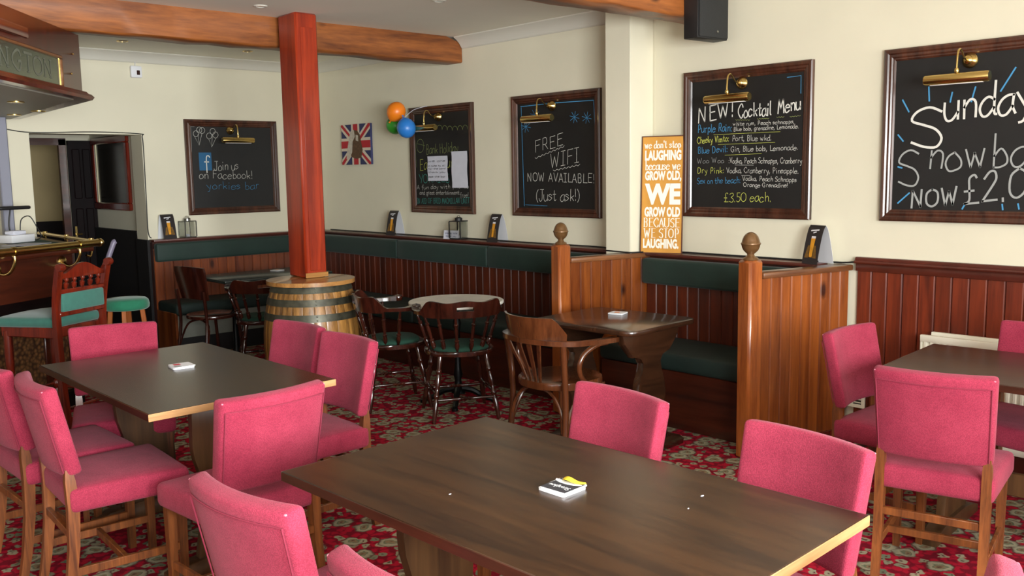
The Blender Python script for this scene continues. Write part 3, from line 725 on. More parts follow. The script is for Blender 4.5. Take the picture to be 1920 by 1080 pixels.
# ------------------------------------------------------------------ trestle tables
def trestle(label, cx, cy, rz, w, l, h=0.75):
    t = thing('pub_table', label, 'table', (cx, cy, 0), rz, 'dark rectangular pub tables')
    b = NB(); box(b, -w/2+0.003, w/2-0.003, -l/2+0.003, l/2-0.003, h-0.028, h, 0.002, 1); top = obj('tabletop', b, M_TABLE, t)
    for x0, x1, y0, y1 in ((-w/2, w/2, -l/2, -l/2+0.003), (-w/2, w/2, l/2-0.003, l/2), (-w/2, -w/2+0.003, -l/2+0.003, l/2-0.003), (w/2-0.003, w/2, -l/2+0.003, l/2-0.003)):
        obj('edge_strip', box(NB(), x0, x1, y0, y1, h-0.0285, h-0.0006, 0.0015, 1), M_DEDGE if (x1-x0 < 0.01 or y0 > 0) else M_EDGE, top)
    for s in (-1, 1):
        y = s*(l/2-0.22); b = NB()
        prof = [(0.0, 0.15), (0.08, 0.15), (0.16, 0.135), (0.24, 0.118), (0.32, 0.112), (0.40, 0.122), (0.48, 0.145), (0.54, 0.152), (0.6, 0.148), (h-0.07, 0.15)]
        poly = [(x, z) for z, x in prof]+[(-x, z) for z, x in reversed(prof)]
        prism(b, [(x, z) for x, z in poly], 'Y', y-0.018, y+0.018, 0.003); obj('pedestal', b, M_PED, t, sharp=25)
        b = NB(); poly = [(-0.28, 0), (0.28, 0), (0.28, 0.035), (0.2, 0.06), (0.08, 0.075), (-0.08, 0.075), (-0.2, 0.06), (-0.28, 0.035)]
        prism(b, poly, 'Y', y-0.035, y+0.035, 0.004); obj('foot', b, M_PED, t, sharp=25)
        obj('bearer', box(NB(), -w/2+0.08, w/2-0.08, y-0.03, y+0.03, h-0.07, h-0.028, 0.004, 1), M_PED, t)
    obj('stretcher', box(NB(), -0.014, 0.014, -l/2+0.24, l/2-0.24, 0.2, 0.3, 0.004, 1), M_PED, t)
    return t
trestle('big dark table nearest the camera with a stack of beer mats', 1.675, 1.695, R(2.2), 0.815, 1.38)
trestle('dark table at left with a small stack of white coasters', 1.605, 3.935, R(0.6), 0.79, 1.27)
trestle('dark table beside the radiator, cut by the right edge', 4.12, 1.2, R(5.0), 0.72, 1.26)

def refectory():
    t = thing('refectory_table', 'old dark oak table with shaped slab end in the booth', 'table', (3.985, 3.5, 0), R(3))
    w, l, h = 0.63, 0.74, 0.75
    b = NB(); poly = []
    for cx, cy, a0 in ((w/2-0.07, l/2-0.07, 0), (-w/2+0.07, l/2-0.07, 90), (-w/2+0.07, -l/2+0.07, 180), (w/2-0.07, -l/2+0.07, 270)):
        for k in range(5): a = R(a0+k*22.5); poly.append((cx+0.07*math.cos(a), cy+0.07*math.sin(a)))
    prism(b, poly, 'Z', h-0.03, h, 0.009); obj('tabletop', b, M_DOAK, t)
    for s in (-1, 1):
        y = s*(l/2-0.12); b = NB()
        prof = [(0.06, 0.16), (0.12, 0.15), (0.17, 0.10), (0.24, 0.105), (0.33, 0.135), (0.42, 0.12), (0.48, 0.085), (0.53, 0.075), (0.565, 0.10), (0.575, 0.17), (0.6, 0.19), (0.66, 0.25), (0.72, 0.27)]
        prism(b, [(x, z) for z, x in prof]+[(-x, z) for z, x in reversed(prof)], 'Y', y-0.022, y+0.022, 0.005); obj('slab_end', b, M_DOAK, t, sharp=25)
        b = NB(); prism(b, [(-0.28, 0), (0.28, 0), (0.29, 0.03), (0.25, 0.06), (0.16, 0.075), (-0.16, 0.075), (-0.25, 0.06), (-0.29, 0.03)], 'Y', y-0.045, y+0.045, 0.008); obj('foot', b, M_DOAK, t, sharp=25)
    obj('stretcher', box(NB(), -0.02, 0.02, -l/2+0.1, l/2-0.1, 0.2, 0.29, 0.006, 1), M_DOAK, t)
refectory()

def round_table():
    t = thing('round_table', 'round pub table with white marbled top and black iron base', 'table', (3.985, 4.945, 0))
    b = NB(); lathe(b, [(0.0, 0.70), (0.325, 0.70), (0.33, 0.705), (0.33, 0.718), (0.325, 0.722), (0.0, 0.722)], 56); obj('tabletop', b, M_MARBLE, t)
    b = NB(); lathe(b, [(0.0, 0.06), (0.05, 0.07), (0.03, 0.12), (0.022, 0.16), (0.034, 0.2), (0.022, 0.25), (0.02, 0.5), (0.03, 0.56), (0.02, 0.6), (0.026, 0.66), (0.09, 0.69), (0.09, 0.70), (0, 0.70)], 20); obj('column', b, M_IRON, t)
    for k in range(4):
        a = PI/4+k*PI/2; b = NB(); d = Vector((math.cos(a), math.sin(a), 0))
        pts = smooth_path([d*0.02+Vector((0, 0, 0.1)), d*0.1+Vector((0, 0, 0.085)), d*0.18+Vector((0, 0, 0.04)), d*0.25+Vector((0, 0, 0.018))], 4)
        tube(b, pts, 0.018, 8, rs=[0.024-0.008*i/len(pts) for i in range(len(pts))]); lathe(b, [(0, 0), (0.022, 0), (0.022, 0.02), (0, 0.022)], 10, c=tuple(d*0.25)); obj('foot', b, M_IRON, t)
round_table()
def far_table():
    t = thing('corner_table', 'dark rectangular table in the far corner behind the barrel', 'table', (3.87, 7.50, 0))
    b = NB(); box(b, -0.52, 0.5, -0.32, 0.32, 0.715, 0.742, 0.006, 2); obj('tabletop', b, plain('dark_green_black_top', (34, 40, 36), 0.25), t)
    for s in (-1, 1):
        b = NB(); lathe(b, [(0, 0.05), (0.05, 0.06), (0.025, 0.12), (0.02, 0.6), (0.06, 0.7), (0.06, 0.715), (0, 0.715)], 14, c=(0.3*s, 0, 0)); obj('column', b, M_IRON, t)
        b = NB(); box(b, 0.3*s-0.03, 0.3*s+0.03, -0.25, 0.25, 0.0, 0.05, 0.012, 2); obj('foot', b, M_IRON, t)
far_table()

# ------------------------------------------------------------------ spindle-back captain's chairs
SPIN = [(0, 0.008), (0.06, 0.010), (0.10, 0.014), (0.20, 0.0165), (0.28, 0.012), (0.30, 0.016), (0.33, 0.016), (0.35, 0.009), (0.40, 0.010), (0.62, 0.0125), (0.72, 0.010), (0.74, 0.014), (0.78, 0.014), (0.80, 0.009), (0.9, 0.010), (1, 0.007)]
LEGP = [(0, 0.011), (0.12, 0.015), (0.30, 0.018), (0.36, 0.012), (0.38, 0.018), (0.42, 0.018), (0.44, 0.012), (0.52, 0.014), (0.62, 0.020), (0.72, 0.013), (0.74, 0.019), (0.78, 0.019), (0.80, 0.013), (1, 0.018)]
STRP = [(0, 0.007), (0.2, 0.009), (0.36, 0.011), (0.4, 0.008), (0.43, 0.014), (0.46, 0.008), (0.5, 0.016), (0.54, 0.008), (0.57, 0.014), (0.6, 0.008), (0.64, 0.011), (0.8, 0.009), (1, 0.007)]
def captain_chair():
    t = thing('captains_chair', 'x', 'chair', (0, 0, 0), 0, 'dark spindle-back chairs')
    # seat: rounded D, slightly dished, with green pad
    def outline(k=1.0):
        pts = []
        for i in range(40):
            a = 2*PI*i/40; c, s = math.cos(a), math.sin(a)
            rx, ry = 0.225, 0.215
            n = 2.6
            r = 1/((abs(c)**n+abs(s)**n)**(1/n)); pts.append((rx*c*r*k, ry*s*r*k))
        return pts
    b = NB(); prism(b, outline(), 'Z', 0.425, 0.455, 0.01); obj('seat', b, M_DARKCH, t)
    b = NB(); rings = []
    for k, z in ((0.86, 0.455), (0.87, 0.468), (0.82, 0.478), (0.6, 0.484), (0.2, 0.486)): rings.append([Vector((x, y, z)) for x, y in outline(k)])
    loft(b, rings); obj('seat_pad', b, M_GSEAT, t, sharp=80, label='dark green seat pad')
    ft = {}
    for sx in (-1, 1):
        for sy in (-1, 1):
            top, foot = (0.15*sx, 0.14*sy, 0.43), (0.215*sx, 0.215*sy, 0.0)
            ft[(sx, sy)] = (Vector(foot), Vector(top)); obj('leg', turned(NB(), foot, top, LEGP), M_DARKCH, t)
    at = lambda sx, sy, q: ft[(sx, sy)][0].lerp(ft[(sx, sy)][1], q)
    for sx in (-1, 1): obj('stretcher', turned(NB(), at(sx, -1, 0.42), at(sx, 1, 0.42), STRP, 10), M_DARKCH, t)
    for sy in (-1, 1): obj('stretcher', turned(NB(), at(-1, sy, 0.34), at(1, sy, 0.34), STRP, 10), M_DARKCH, t)
    # yoke rail
    def ctr(a, z):
        rx, ry = 0.272, 0.25; return Vector((rx*math.sin(a), -ry*math.cos(a)+0.01, z))
    A = R(112); n = 56
    def top(a):
        q = abs(a)/A
        if q < 0.42: return 0.785+0.006*math.cos(q/0.42*PI*2)
        if q < 0.62:
            s = (q-0.42)/0.2; return 0.791-(0.791-0.715)*(3*s*s-2*s**3)
        return 0.715+0.012*max(0, (q-0.85)/0.15)
    def bot(a):
        q = abs(a)/A; return 0.692 if q > 0.55 else 0.680
    def wid(a):
        q = abs(a)/A
        if q < 0.4: return 0.02
        if q < 0.9: return 0.02+0.028*(q-0.4)/0.5
        return 0.048+0.012*math.sin((q-0.9)/0.1*PI/2)
    b = NB()
    for z0f, z1f, a0, a1 in ((0.0, 0.42, -A, A), (0.42, 0.66, R(11), A), (0.42, 0.66, -A, -R(11)), (0.66, 1.0, -A, A)):
        rings = []; m = max(6, int(n*(a1-a0)/(2*A)))
        for i in range(m+1):
            a = a0+(a1-a0)*i/m; zb, zt = bot(a), top(a); w = wid(a)
            z0, z1 = zb+(zt-zb)*z0f, zb+(zt-zb)*z1f; c = ctr(a, 0); o = Vector((c.x, c.y-0.01, 0)).normalized()
            lean = lambda z: o*((z-0.68)*0.18)
            rings.append([c-o*w/2+lean(z0)+Vector((0, 0, z0)), c+o*w/2+lean(z0)+Vector((0, 0, z0)), c+o*w/2+lean(z1)+Vector((0, 0, z1)), c-o*w/2+lean(z1)+Vector((0, 0, z1))])
        loft(b, rings)
    for s in (-1, 1):
        e = ctr(A*s, 0); lathe(b, [(0, 0.692), (0.024, 0.692), (0.030, 0.70), (0.032, 0.715), (0.028, 0.728), (0.0, 0.736)], 18, c=(e.x*1.02, e.y+0.012, 0))
    obj('top_rail', b, M_DARKCH, t, sharp=30)
    for a in (-88, -62, -38, -13, 13, 38, 62, 88):
        a = R(a); p1 = ctr(a, 0.69); p0 = Vector((0.195*math.sin(a), -0.185*math.cos(a)+0.005, 0.45)); obj('spindle', turned(NB(), p0, p1, SPIN, 10), M_DARKCH, t)
    return t
cc = captain_chair(); cc.location = (3.80, 4.70, 0); cc.rotation_euler = (0, 0, R(-28)); cc['label'] = 'dark spindle chair with handle slot, back turned, at the white-topped round table'
dup(cc, (3.64, 5.24, 0), R(-112), 'dark spindle chair in profile between the barrel and the round table')
dup(cc, (3.52, 6.86, 0), R(-24), 'dark spindle chair in shadow in front of the far corner table')

# dark plain high-backed chair at the corner table
t = thing('high_back_chair', 'dark flat-backed chair at the left end of the far corner table', 'chair', (3.30, 7.36, 0), R(-78))
b = NB(); rings = []
for z, y, w in ((0.60, -0.2, 0.17), (0.74, -0.225, 0.19), (0.83, -0.24, 0.2), (0.87, -0.245, 0.19)):
    rings.append([Vector((-w, y+0.04, z)), Vector((0, y, z+0.01)), Vector((w, y+0.04, z)), Vector((w, y+0.058, z)), Vector((0, y+0.018, z+0.01)), Vector((-w, y+0.058, z))])
loft(b, rings); obj('backrest', b, M_DARKCH, t)
b = NB(); prism(b, disc_poly(0.205, 30), 'Z', 0.435, 0.465, 0.008); obj('seat', b, M_DARKCH, t)
for sx in (-1, 1):
    obj('leg', tube(NB(), smooth_path([(0.2*sx, -0.235, 0.0), (0.18*sx, -0.19, 0.3), (0.175*sx, -0.18, 0.46), (0.18*sx, -0.2, 0.68)], 5), 0.014, 8), M_DARKCH, t)
    obj('leg', tube(NB(), [(0.18*sx, 0.19, 0.0), (0.15*sx, 0.14, 0.44)], 0.014, 8), M_DARKCH, t)
    obj('brace', tube(NB(), smooth_path([(0.19*sx, -0.2, 0.2), (0.14*sx, -0.14, 0.38), (0.0, -0.12, 0.43)], 6), 0.009, 6), M_DARKCH, t)

# ------------------------------------------------------------------ bentwood armchair
def bentwood():
    t = thing('bentwood_armchair', 'brown bentwood armchair with curved arms beside the booth table', 'chair', (3.555, 3.515, 0), R(-94))
    b = NB(); prism(b, [(0.215*math.copysign(abs(math.cos(a))**0.8, math.cos(a)), 0.22*math.copysign(abs(math.sin(a))**0.8, math.sin(a))) for a in [2*PI*i/40 for i in range(40)]], 'Z', 0.445, 0.485, 0.008); obj('seat', b, M_BENT, t)
    # curved arm rail
    pts = smooth_path([(-0.27, 0.17, 0.70), (-0.285, 0.02, 0.705), (-0.27, -0.13, 0.71), (-0.18, -0.235, 0.715), (0, -0.275, 0.715), (0.18, -0.235, 0.715), (0.27, -0.13, 0.71), (0.285, 0.02, 0.705), (0.27, 0.17, 0.70)], 6)
    b = NB(); rings = []
    for i, p in enumerate(pts):
        tt = (pts[min(i+1, len(pts)-1)]-pts[max(i-1, 0)]).normalized(); o = Vector((tt.y, -tt.x, 0)); q = min(i, len(pts)-1-i)/len(pts); w = 0.03 if q > 0.2 else 0.055-0.025*(q/0.2)
        if q == 0: w = 0.036
        rings.append([p-o*w/2-Vector((0, 0, .013)), p+o*w/2-Vector((0, 0, .013)), p+o*w/2+Vector((0, 0, .013)), p-o*w/2+Vector((0, 0, .013))])
    loft(b, rings); obj('arm_rail', b, M_BENT, t, sharp=30)
    # bent plywood head piece
    b = NB(); rings = []; m = 22
    for i in range(m+1):
        a = R(-58+116*i/m); q = abs(i-m/2)/(m/2); zt = 0.845 if q < 0.72 else 0.845-0.085*((q-0.72)/0.28)**1.3
        c = Vector((0.262*math.sin(a), -0.262*math.cos(a)-0.012, 0)); o = Vector((math.sin(a), -math.cos(a), 0))
        rings.append([c-o*0.006+Vector((0, 0, .70)), c+o*0.006+Vector((0, 0, .70)), c+o*0.03+Vector((0, 0, zt)), c+o*0.018+Vector((0, 0, zt))])
    loft(b, rings); obj('headpiece', b, M_BENT, t, sharp=30)
    for k, (x0, x1, w) in enumerate(((-0.13, -0.055, 0.02), (-0.045, -0.02, 0.026), (0.045, 0.02, 0.026), (0.13, 0.055, 0.02))):
        b = NB(); rings = []
        for z, q in ((0.48, 0), (0.56, 0.3), (0.64, 0.7), (0.71, 1)):
            x = x1+(x0-x1)*q; y = -0.19-0.072*q; ww = w*(0.7+0.7*q); rings.append([Vector((x-ww/2, y-.004, z)), Vector((x+ww/2, y-.004, z)), Vector((x+ww/2, y+.004, z)), Vector((x-ww/2, y+.004, z))])
        loft(b, rings); obj('splat', b, M_BENT, t)
    for s in (-1, 1):
        obj('leg', tube(NB(), smooth_path([(0.245*s, -0.20, 0.0), (0.225*s, -0.165, 0.25), (0.222*s, -0.16, 0.46), (0.235*s, -0.185, 0.705)], 6), 0.018, 10), M_BENT, t)
        obj('leg', tube(NB(), [(0.215*s, 0.205, 0.0), (0.17*s, 0.155, 0.45)], 0.015, 10, rs=[0.012, 0.017]), M_BENT, t)
        pts = smooth_path([(0.268*s, 0.10, 0.69), (0.27*s, 0.02, 0.685), (0.262*s, -0.06, 0.645), (0.255*s, -0.09, 0.58), (0.245*s, -0.06, 0.51), (0.232*s, 0.02, 0.455), (0.215*s, 0.06, 0.44)], 6)
        obj('arm_support', tube(NB(), pts, 0.0145, 10), M_BENT, t)
        obj('brace', tube(NB(), smooth_path([(0.228*s, -0.17, 0.22), (0.19*s, -0.165, 0.34), (0.11*s, -0.16, 0.42), (0.0, -0.16, 0.44)], 6), 0.0095, 8), M_BENT, t)
        obj('brace', tube(NB(), smooth_path([(0.228*s, -0.16, 0.22), (0.21*s, -0.1, 0.36), (0.2*s, 0.0, 0.43)], 6), 0.0095, 8), M_BENT, t)
bentwood()

# ------------------------------------------------------------------ bar counter
D1 = Vector((-0.862, -0.507, 0)); BA = math.atan2(0.507, 0.862)
bar = thing('bar_counter', 'wooden bar counter with brass rail and embossed front panel', 'bar', (2.24, 6.80, 0), BA)
# local X negative = along the front towards the left, +Y = behind the bar
LB = 2.7
poly = [(-LB, 0.04), (0.0, 0.04), (0.90, 1.44), (0.55, 1.60), (-0.1, 0.62), (-LB, 0.62)]
prism_ = lambda z0, z1, g, bev=0.0: prism(NB(), [(x+(g if y < 0.5 and x > -1 else 0)*-1, y+(g if y < 0.5 else 0)) for x, y in poly], 'Z', z0, z1, bev)
obj('counter_top', prism_(1.09, 1.125, 0.0, 0.006), M_DMAHOG, bar)
obj('counter_surface', prism(NB(), [(-LB, 0.12), (-0.06, 0.12), (0.78, 1.42), (0.55, 1.52), (-0.06, 0.54), (-LB, 0.54)], 'Z', 1.125, 1.129), M_LINO, bar, label='dark green counter surface')
obj('bar_body', prism(NB(), [(-LB, 0.16), (-0.08, 0.16), (0.76, 1.42), (0.55, 1.5), (-0.05, 0.6), (-LB, 0.6)], 'Z', 0.0, 1.09), M_DMAHOG, bar)
b = NB(); prism(b, [(0.16, 0.70), (0.06, 0.70), (0.05, 0.715), (0.07, 0.735), (0.085, 0.76), (0.12, 0.78), (0.16, 0.80)], 'X', -LB, -0.05); obj('moulding', b, M_DOOR, bar)
obj('front_panel', box(NB(), -LB, -0.2, 0.14, 0.16, 0.12, 0.70), M_LINC, bar)
for x in (-2.2, -1.3, -0.42): obj('panel_stile', box(NB(), x, x+0.08, 0.125, 0.16, 0.1, 0.72, 0.005, 1), M_DMAHOG, bar)
obj('plinth', box(NB(), -LB, -0.12, 0.10, 0.16, 0, 0.13, 0.005, 1), M_DOOR, bar)
rail = thing('brass_bar_rail', 'brass handrail on curled brackets along the bar counter', 'rail', (2.24, 6.80, 0), BA)
obj('front_tube', turned(NB(), (-LB, 0, 1.15), (0.0, 0, 1.15), [(0, 0.026), (1, 0.026)], 18), M_BRASS, rail)
b = NB(); lathe(b, [(0, 0), (0.026, 0.0), (0.031, 0.006), (0.031, 0.02), (0.022, 0.036), (0, 0.042)], 18, M=Matrix.Translation((0, 0, 1.15)) @ Matrix.Rotation(PI/2, 4, 'Y')); obj('end_cap', b, M_BRASS, rail)
obj('side_tube', turned(NB(), (0.04, 0.02, 1.15), (0.93, 1.42, 1.15), [(0, 0.014), (1, 0.014)], 14), M_BRASS, rail)
for x in (-0.18, -0.74, -1.3, -1.86):
    b = NB(); tube(b, smooth_path([(x, 0.155, 1.03), (x, 0.10, 1.0), (x, 0.04, 1.02), (x, 0.0, 1.08), (x, 0.0, 1.13)], 5), 0.010, 10)
    lathe(b, [(0, 0), (0.04, 0), (0.038, 0.008), (0.02, 0.018), (0, 0.02)], 18, M=Matrix.Translation((x, 0.16, 1.03)) @ Matrix.Rotation(PI/2, 4, 'X'))
    lathe(b, [(0.03, -0.012), (0.031, 0), (0.03, 0.012)], 18, M=Matrix.Translation((x, 0, 1.15)) @ Matrix.Rotation(PI/2, 4, 'Y')); obj('bracket', b, M_BRASS, rail)
for q in (0.12, 0.5, 0.88):
    p = Vector((0.04, 0.02, 0)).lerp(Vector((0.93, 1.42, 0)), q); b = NB()
    tube(b, smooth_path([(p.x-0.06, p.y, 1.05), (p.x-0.02, p.y, 1.04), (p.x, p.y, 1.09), (p.x, p.y, 1.15)], 4), 0.008, 8); lathe(b, [(0.017, -0.02), (0.02, 0), (0.017, 0.02)], 14, c=(p.x, p.y, 1.15)); obj('bracket', b, M_BRASS, rail)

# canopy above the bar
cn = thing('bar_canopy', 'red-brown canopy over the bar with an etched mirror panel', 'canopy', (2.03, 6.25, 0), math.atan2(0.801, 0.598))
# local X negative along the front face, local -Y faces the room
LC = 2.6
def can(z0, z1, g): return prism(NB(), [(-LC, -g), (g, -g), (1.88+g, 1.17), (1.45, 1.75), (-LC, 1.75)], 'Z', z0, z1)
obj('fascia', can(2.13, 2.50, 0.0), M_MAHOG, cn)
b = NB()
for z0, z1, g0, g1 in ((2.10, 2.118, 0.045, 0.055), (2.118, 2.135, 0.055, 0.04), (2.135, 2.15, 0.03, 0.02)):
    r0 = [Vector((-LC, -g0, z0)), Vector((g0, -g0, z0)), Vector((1.88+g0, 1.17, z0)), Vector((1.45, 1.75, z0)), Vector((-LC, 1.75, z0))]; r1 = [Vector((-LC, -g1, z1)), Vector((g1, -g1, z1)), Vector((1.88+g1, 1.17, z1)), Vector((1.45, 1.75, z1)), Vector((-LC, 1.75, z1))]
    loft(b, [r0, r1])
obj('lower_moulding', b, M_MAHOG, cn, sharp=20)
b = NB(); prism(b, [(-LC, 0.04), (-0.05, 0.04), (1.82, 1.20), (1.42, 1.7), (-LC, 1.7)], 'Z', 2.094, 2.101); obj('soffit_panel', b, plain('soffit_grey', (150, 146, 134), 0.5), cn, label='grey underside panel')
for x, y in ((0.04, 0.425), (1.26, 0.94), (0.884, 0.617)):
    b = NB(); lathe(b, [(0.0, 2.086), (0.03, 2.086), (0.05, 2.088), (0.05, 2.094), (0, 2.094)], 20, c=(x, y, 0)); dl = obj('downlight', b, M_BRASS, cn)
    b = NB(); lathe(b, [(0.0, 2.083), (0.024, 2.085), (0.0, 2.087)], 16, c=(x, y, 0)); obj('lamp_face', b, M_WHITE, dl)
mz0, mz1, mx0, mx1 = 2.155, 2.31, -2.5, -0.365
obj('mirror_panel', box(NB(), mx0, mx1, -0.004, 0.0, mz0, mz1), M_MIRROR, cn)
b = NB()
for x0, x1, z0, z1 in ((mx0-.02, mx1+.02, mz0-.02, mz0), (mx0-.02, mx1+.02, mz1, mz1+.02), (mx1, mx1+.02, mz0, mz1), (mx0-.02, mx0, mz0, mz1)): box(b, x0, x1, -0.018, 0.0, z0, z1, 0.004, 1)
obj('mirror_frame', b, M_RAIL, cn)
b = NB(); box(b, mx1-0.004, mx1, -0.008, -0.003, mz0, mz1); obj('gilt_bead', b, M_BRASS, cn)
b = NB(); letter_mesh(b, 'WORTHINGTON', (mx1-1.62, 2.185), (mx1-0.09, 2.185), 0.10, 0.014, -0.0052, 0.0, True); obj('etched_lettering', b, plain('etched_letter_grey', (98, 100, 86), 0.6), cn, label='etched capital letters')
b = NB(); box(b, -LC, -0.84, -0.03, 0.0, 2.36, 2.42, 0.012, 2); obj('upper_moulding', b, M_MAHOG, cn)
for s, z in ((-0.115, 2.37), (-0.16, 2.245)):
    b = NB(); lathe(b, [(0, 0), (0.007, 0), (0.005, 0.003), (0, 0.004)], 10, M=Matrix.Translation((s, 0, z)) @ Matrix.Rotation(PI/2, 4, 'X')); obj('screw_cap', b, M_BRASS, cn)
t = tag(obj('canopy_column', box(NB(), -0.04, 0.04, -0.04, 0.04, 1.13, 2.10, 0.008, 1), M_COL, loc=(2.02, 8.2, 0)), 'grey painted column standing on the bar at the left picture edge', 'column')

# small things on the bar
t = thing('card_reader', 'white box with a black cable lying on the bar at the left edge', 'device', (1.95, 7.72, 1.129), R(30))
b = NB(); box(b, -0.11, 0.11, -0.07, 0.07, 0.0, 0.06, 0.008, 2); obj('housing', b, M_WHITE, t)
b = NB(); box(b, -0.07, 0.05, -0.05, 0.04, 0.0601, 0.09, 0.006, 1); obj('paper_cover', b, M_PAPER, t)
obj('cable', tube(NB(), smooth_path([(0.06, 0.02, 0.08), (0.08, 0.02, 0.17), (0.16, 0.02, 0.19), (0.2, 0.0, 0.11), (0.24, 0.0, 0.03), (0.17, -0.02, 0.006), (0.13, -0.05, 0.006)], 6), 0.004, 6), M_BLACK, t)
t = thing('desk_lamp', 'low black lamp arm standing on the bar at the left edge', 'lamp', (1.98, 7.95, 1.129), R(20))
obj('stem', tube(NB(), smooth_path([(0, 0, 0), (-0.02, 0, 0.12), (0.0, 0, 0.24)], 5), 0.006, 8), M_BLACK, t)
b = NB(); lathe(b, [(0, 0), (0.05, 0), (0.045, 0.01), (0, 0.012)], 16); obj('base', b, M_BLACK, t)
b = NB(); rbox(b, 0.26, 0.06, 0.028, 0.012, (0.03, 0, 0.255), (2, 1, 1)); obj('head', b, M_BLACK, t)
b = NB(); box(b, -0.14, 0.14, -0.1, 0.1, 0, 0.003); tag(obj('paper_sheet', b, M_PAPER, loc=(1.93, 7.38, 1.129), rz=R(40)), 'pale paper sheet lying on the green bar surface', 'paper')

# ------------------------------------------------------------------ bar stools
def tall_stool():
    t = thing('bar_stool', 'tall red-brown bar stool with spindled back and teal seat', 'stool', (1.70, 6.04, 0), R(30))
    # faces +Y (towards the bar); back at y=-0.2
    b = NB(); rbox(b, 0.42, 0.42, 0.06, 0.026, (0, 0.02, 0.755), (4, 4, 1), lambda p: Vector((p.x*(1+0.12*p.y/0.2), p.y, p.z+(0.01 if p.z > 0 else 0)*(1-(p.x/0.21)**2)))); obj('seat', b, M_TEAL, t, sharp=80)
    obj('seat_rail', box(NB(), -0.195, 0.195, -0.18, 0.22, 0.665, 0.728, 0.006, 1), M_MAHOG, t)
    for s in (-1, 1):
        pts = [(0.20*s, -0.25, 0.0), (0.19*s, -0.21, 0.35), (0.185*s, -0.195, 0.70), (0.19*s, -0.21, 0.9), (0.195*s, -0.25, 1.08)]
        b = NB(); rings = []
        for p in smooth_path(pts, 4): rings.append([p+Vector(q) for q in ((-.019, -.016, 0), (.019, -.016, 0), (.019, .016, 0), (-.019, .016, 0))])
        loft(b, rings); lathe(b, [(0, -0.02), (0.022, -0.02), (0.026, 0), (0.022, 0.02), (0, 0.02)], 14, M=Matrix.Translation((0.196*s, -0.262, 1.09)) @ Matrix.Rotation(PI/2, 4, 'Y')); obj('leg', b, M_MAHOG, t, sharp=30)
        M0 = (0.175*s, 0.2, 0.0)
        obj('leg', turned(NB(), M0, (0.175*s, 0.19, 0.70), [(0, 0.014), (0.2, 0.018), (0.3, 0.024), (0.38, 0.013), (0.4, 0.022), (0.44, 0.022), (0.46, 0.013), (0.52, 0.022), (0.56, 0.013), (0.62, 0.024), (0.72, 0.026), (1, 0.026)], 14), M_MAHOG, t)
        obj('stretcher', turned(NB(), (0.19*s, -0.22, 0.28), (0.175*s, 0.2, 0.28), [(0, 0.01), (1, 0.01)]), M_MAHOG, t)
    for y, z in ((-0.22, 0.24), (0.2, 0.3)): obj('stretcher', turned(NB(), (-0.185, y, z), (0.185, y, z), [(0, 0.01), (1, 0.01)]), M_MAHOG, t)
    b = NB(); poly = [(-0.18, 1.02)]+[(-0.18+0.36*i/18, 1.075+0.03*math.cos((i/18-0.5)*2*PI)*(1 if abs(i/18-.5) < .5 else 0)) for i in range(19)]+[(0.18, 1.02)]
    prism(b, poly, 'Y', -0.25, -0.228, 0.003); obj('crest_rail', b, M_MAHOG, t, sharp=25)
    for k in range(5):
        x = -0.13+0.065*k; obj('spindle', turned(NB(), (x, -0.224, 0.953), (x, -0.24, 1.03), [(0, 0.006), (0.2, 0.014), (0.45, 0.016), (0.55, 0.007), (0.75, 0.015), (1, 0.006)]), M_MAHOG, t)
    obj('back_rail', box(NB(), -0.18, 0.18, -0.234, -0.212, 0.93, 0.955, 0.004, 1), M_MAHOG, t)
    obj('back_rail', box(NB(), -0.18, 0.18, -0.222, -0.2, 0.795, 0.822, 0.004, 1), M_MAHOG, t)
    b = NB(); rbox(b, 0.34, 0.03, 0.108, 0.01, (0, -0.222, 0.876), (2, 1, 1)); obj('back_pad', b, M_TEAL, t)
tall_stool()
t = thing('round_stool', 'round green-topped stool with orange-brown legs at the bar corner', 'stool', (2.46, 6.96, 0), 0)
b = NB(); lathe(b, [(0, 0.635), (0.15, 0.635), (0.162, 0.645), (0.165, 0.67), (0.158, 0.70), (0.14, 0.715), (0.06, 0.722), (0, 0.723)], 36); obj('seat', b, M_TEAL2, t, sharp=80)
for k in range(4):
    a = PI/4+k*PI/2+0.3; obj('leg', beam_between(NB(), (0.17*math.cos(a), 0.17*math.sin(a), 0), (0.11*math.cos(a), 0.11*math.sin(a), 0.64), 0.034, 0.034, 0.004), M_NEWEL, t)
    a2 = a+PI/2; obj('stretcher', turned(NB(), (0.155*math.cos(a), 0.155*math.sin(a), 0.18), (0.155*math.cos(a2), 0.155*math.sin(a2), 0.18), [(0, 0.01), (1, 0.01)]), M_NEWEL, t)
b = NB(); tube(b, smooth_path([(2.49, 7.62, 0.0), (2.5, 7.6, 0.5), (2.53, 7.58, 0.85), (2.60, 7.56, 1.07), (2.62, 7.56, 1.10)], 6), 0.021, 12)
tag(obj('leaning_pole', b, plain('pale_grey_plastic', (128, 120, 140), 0.4)), 'pale grey curved pole standing behind the tall bar stool', 'pole')

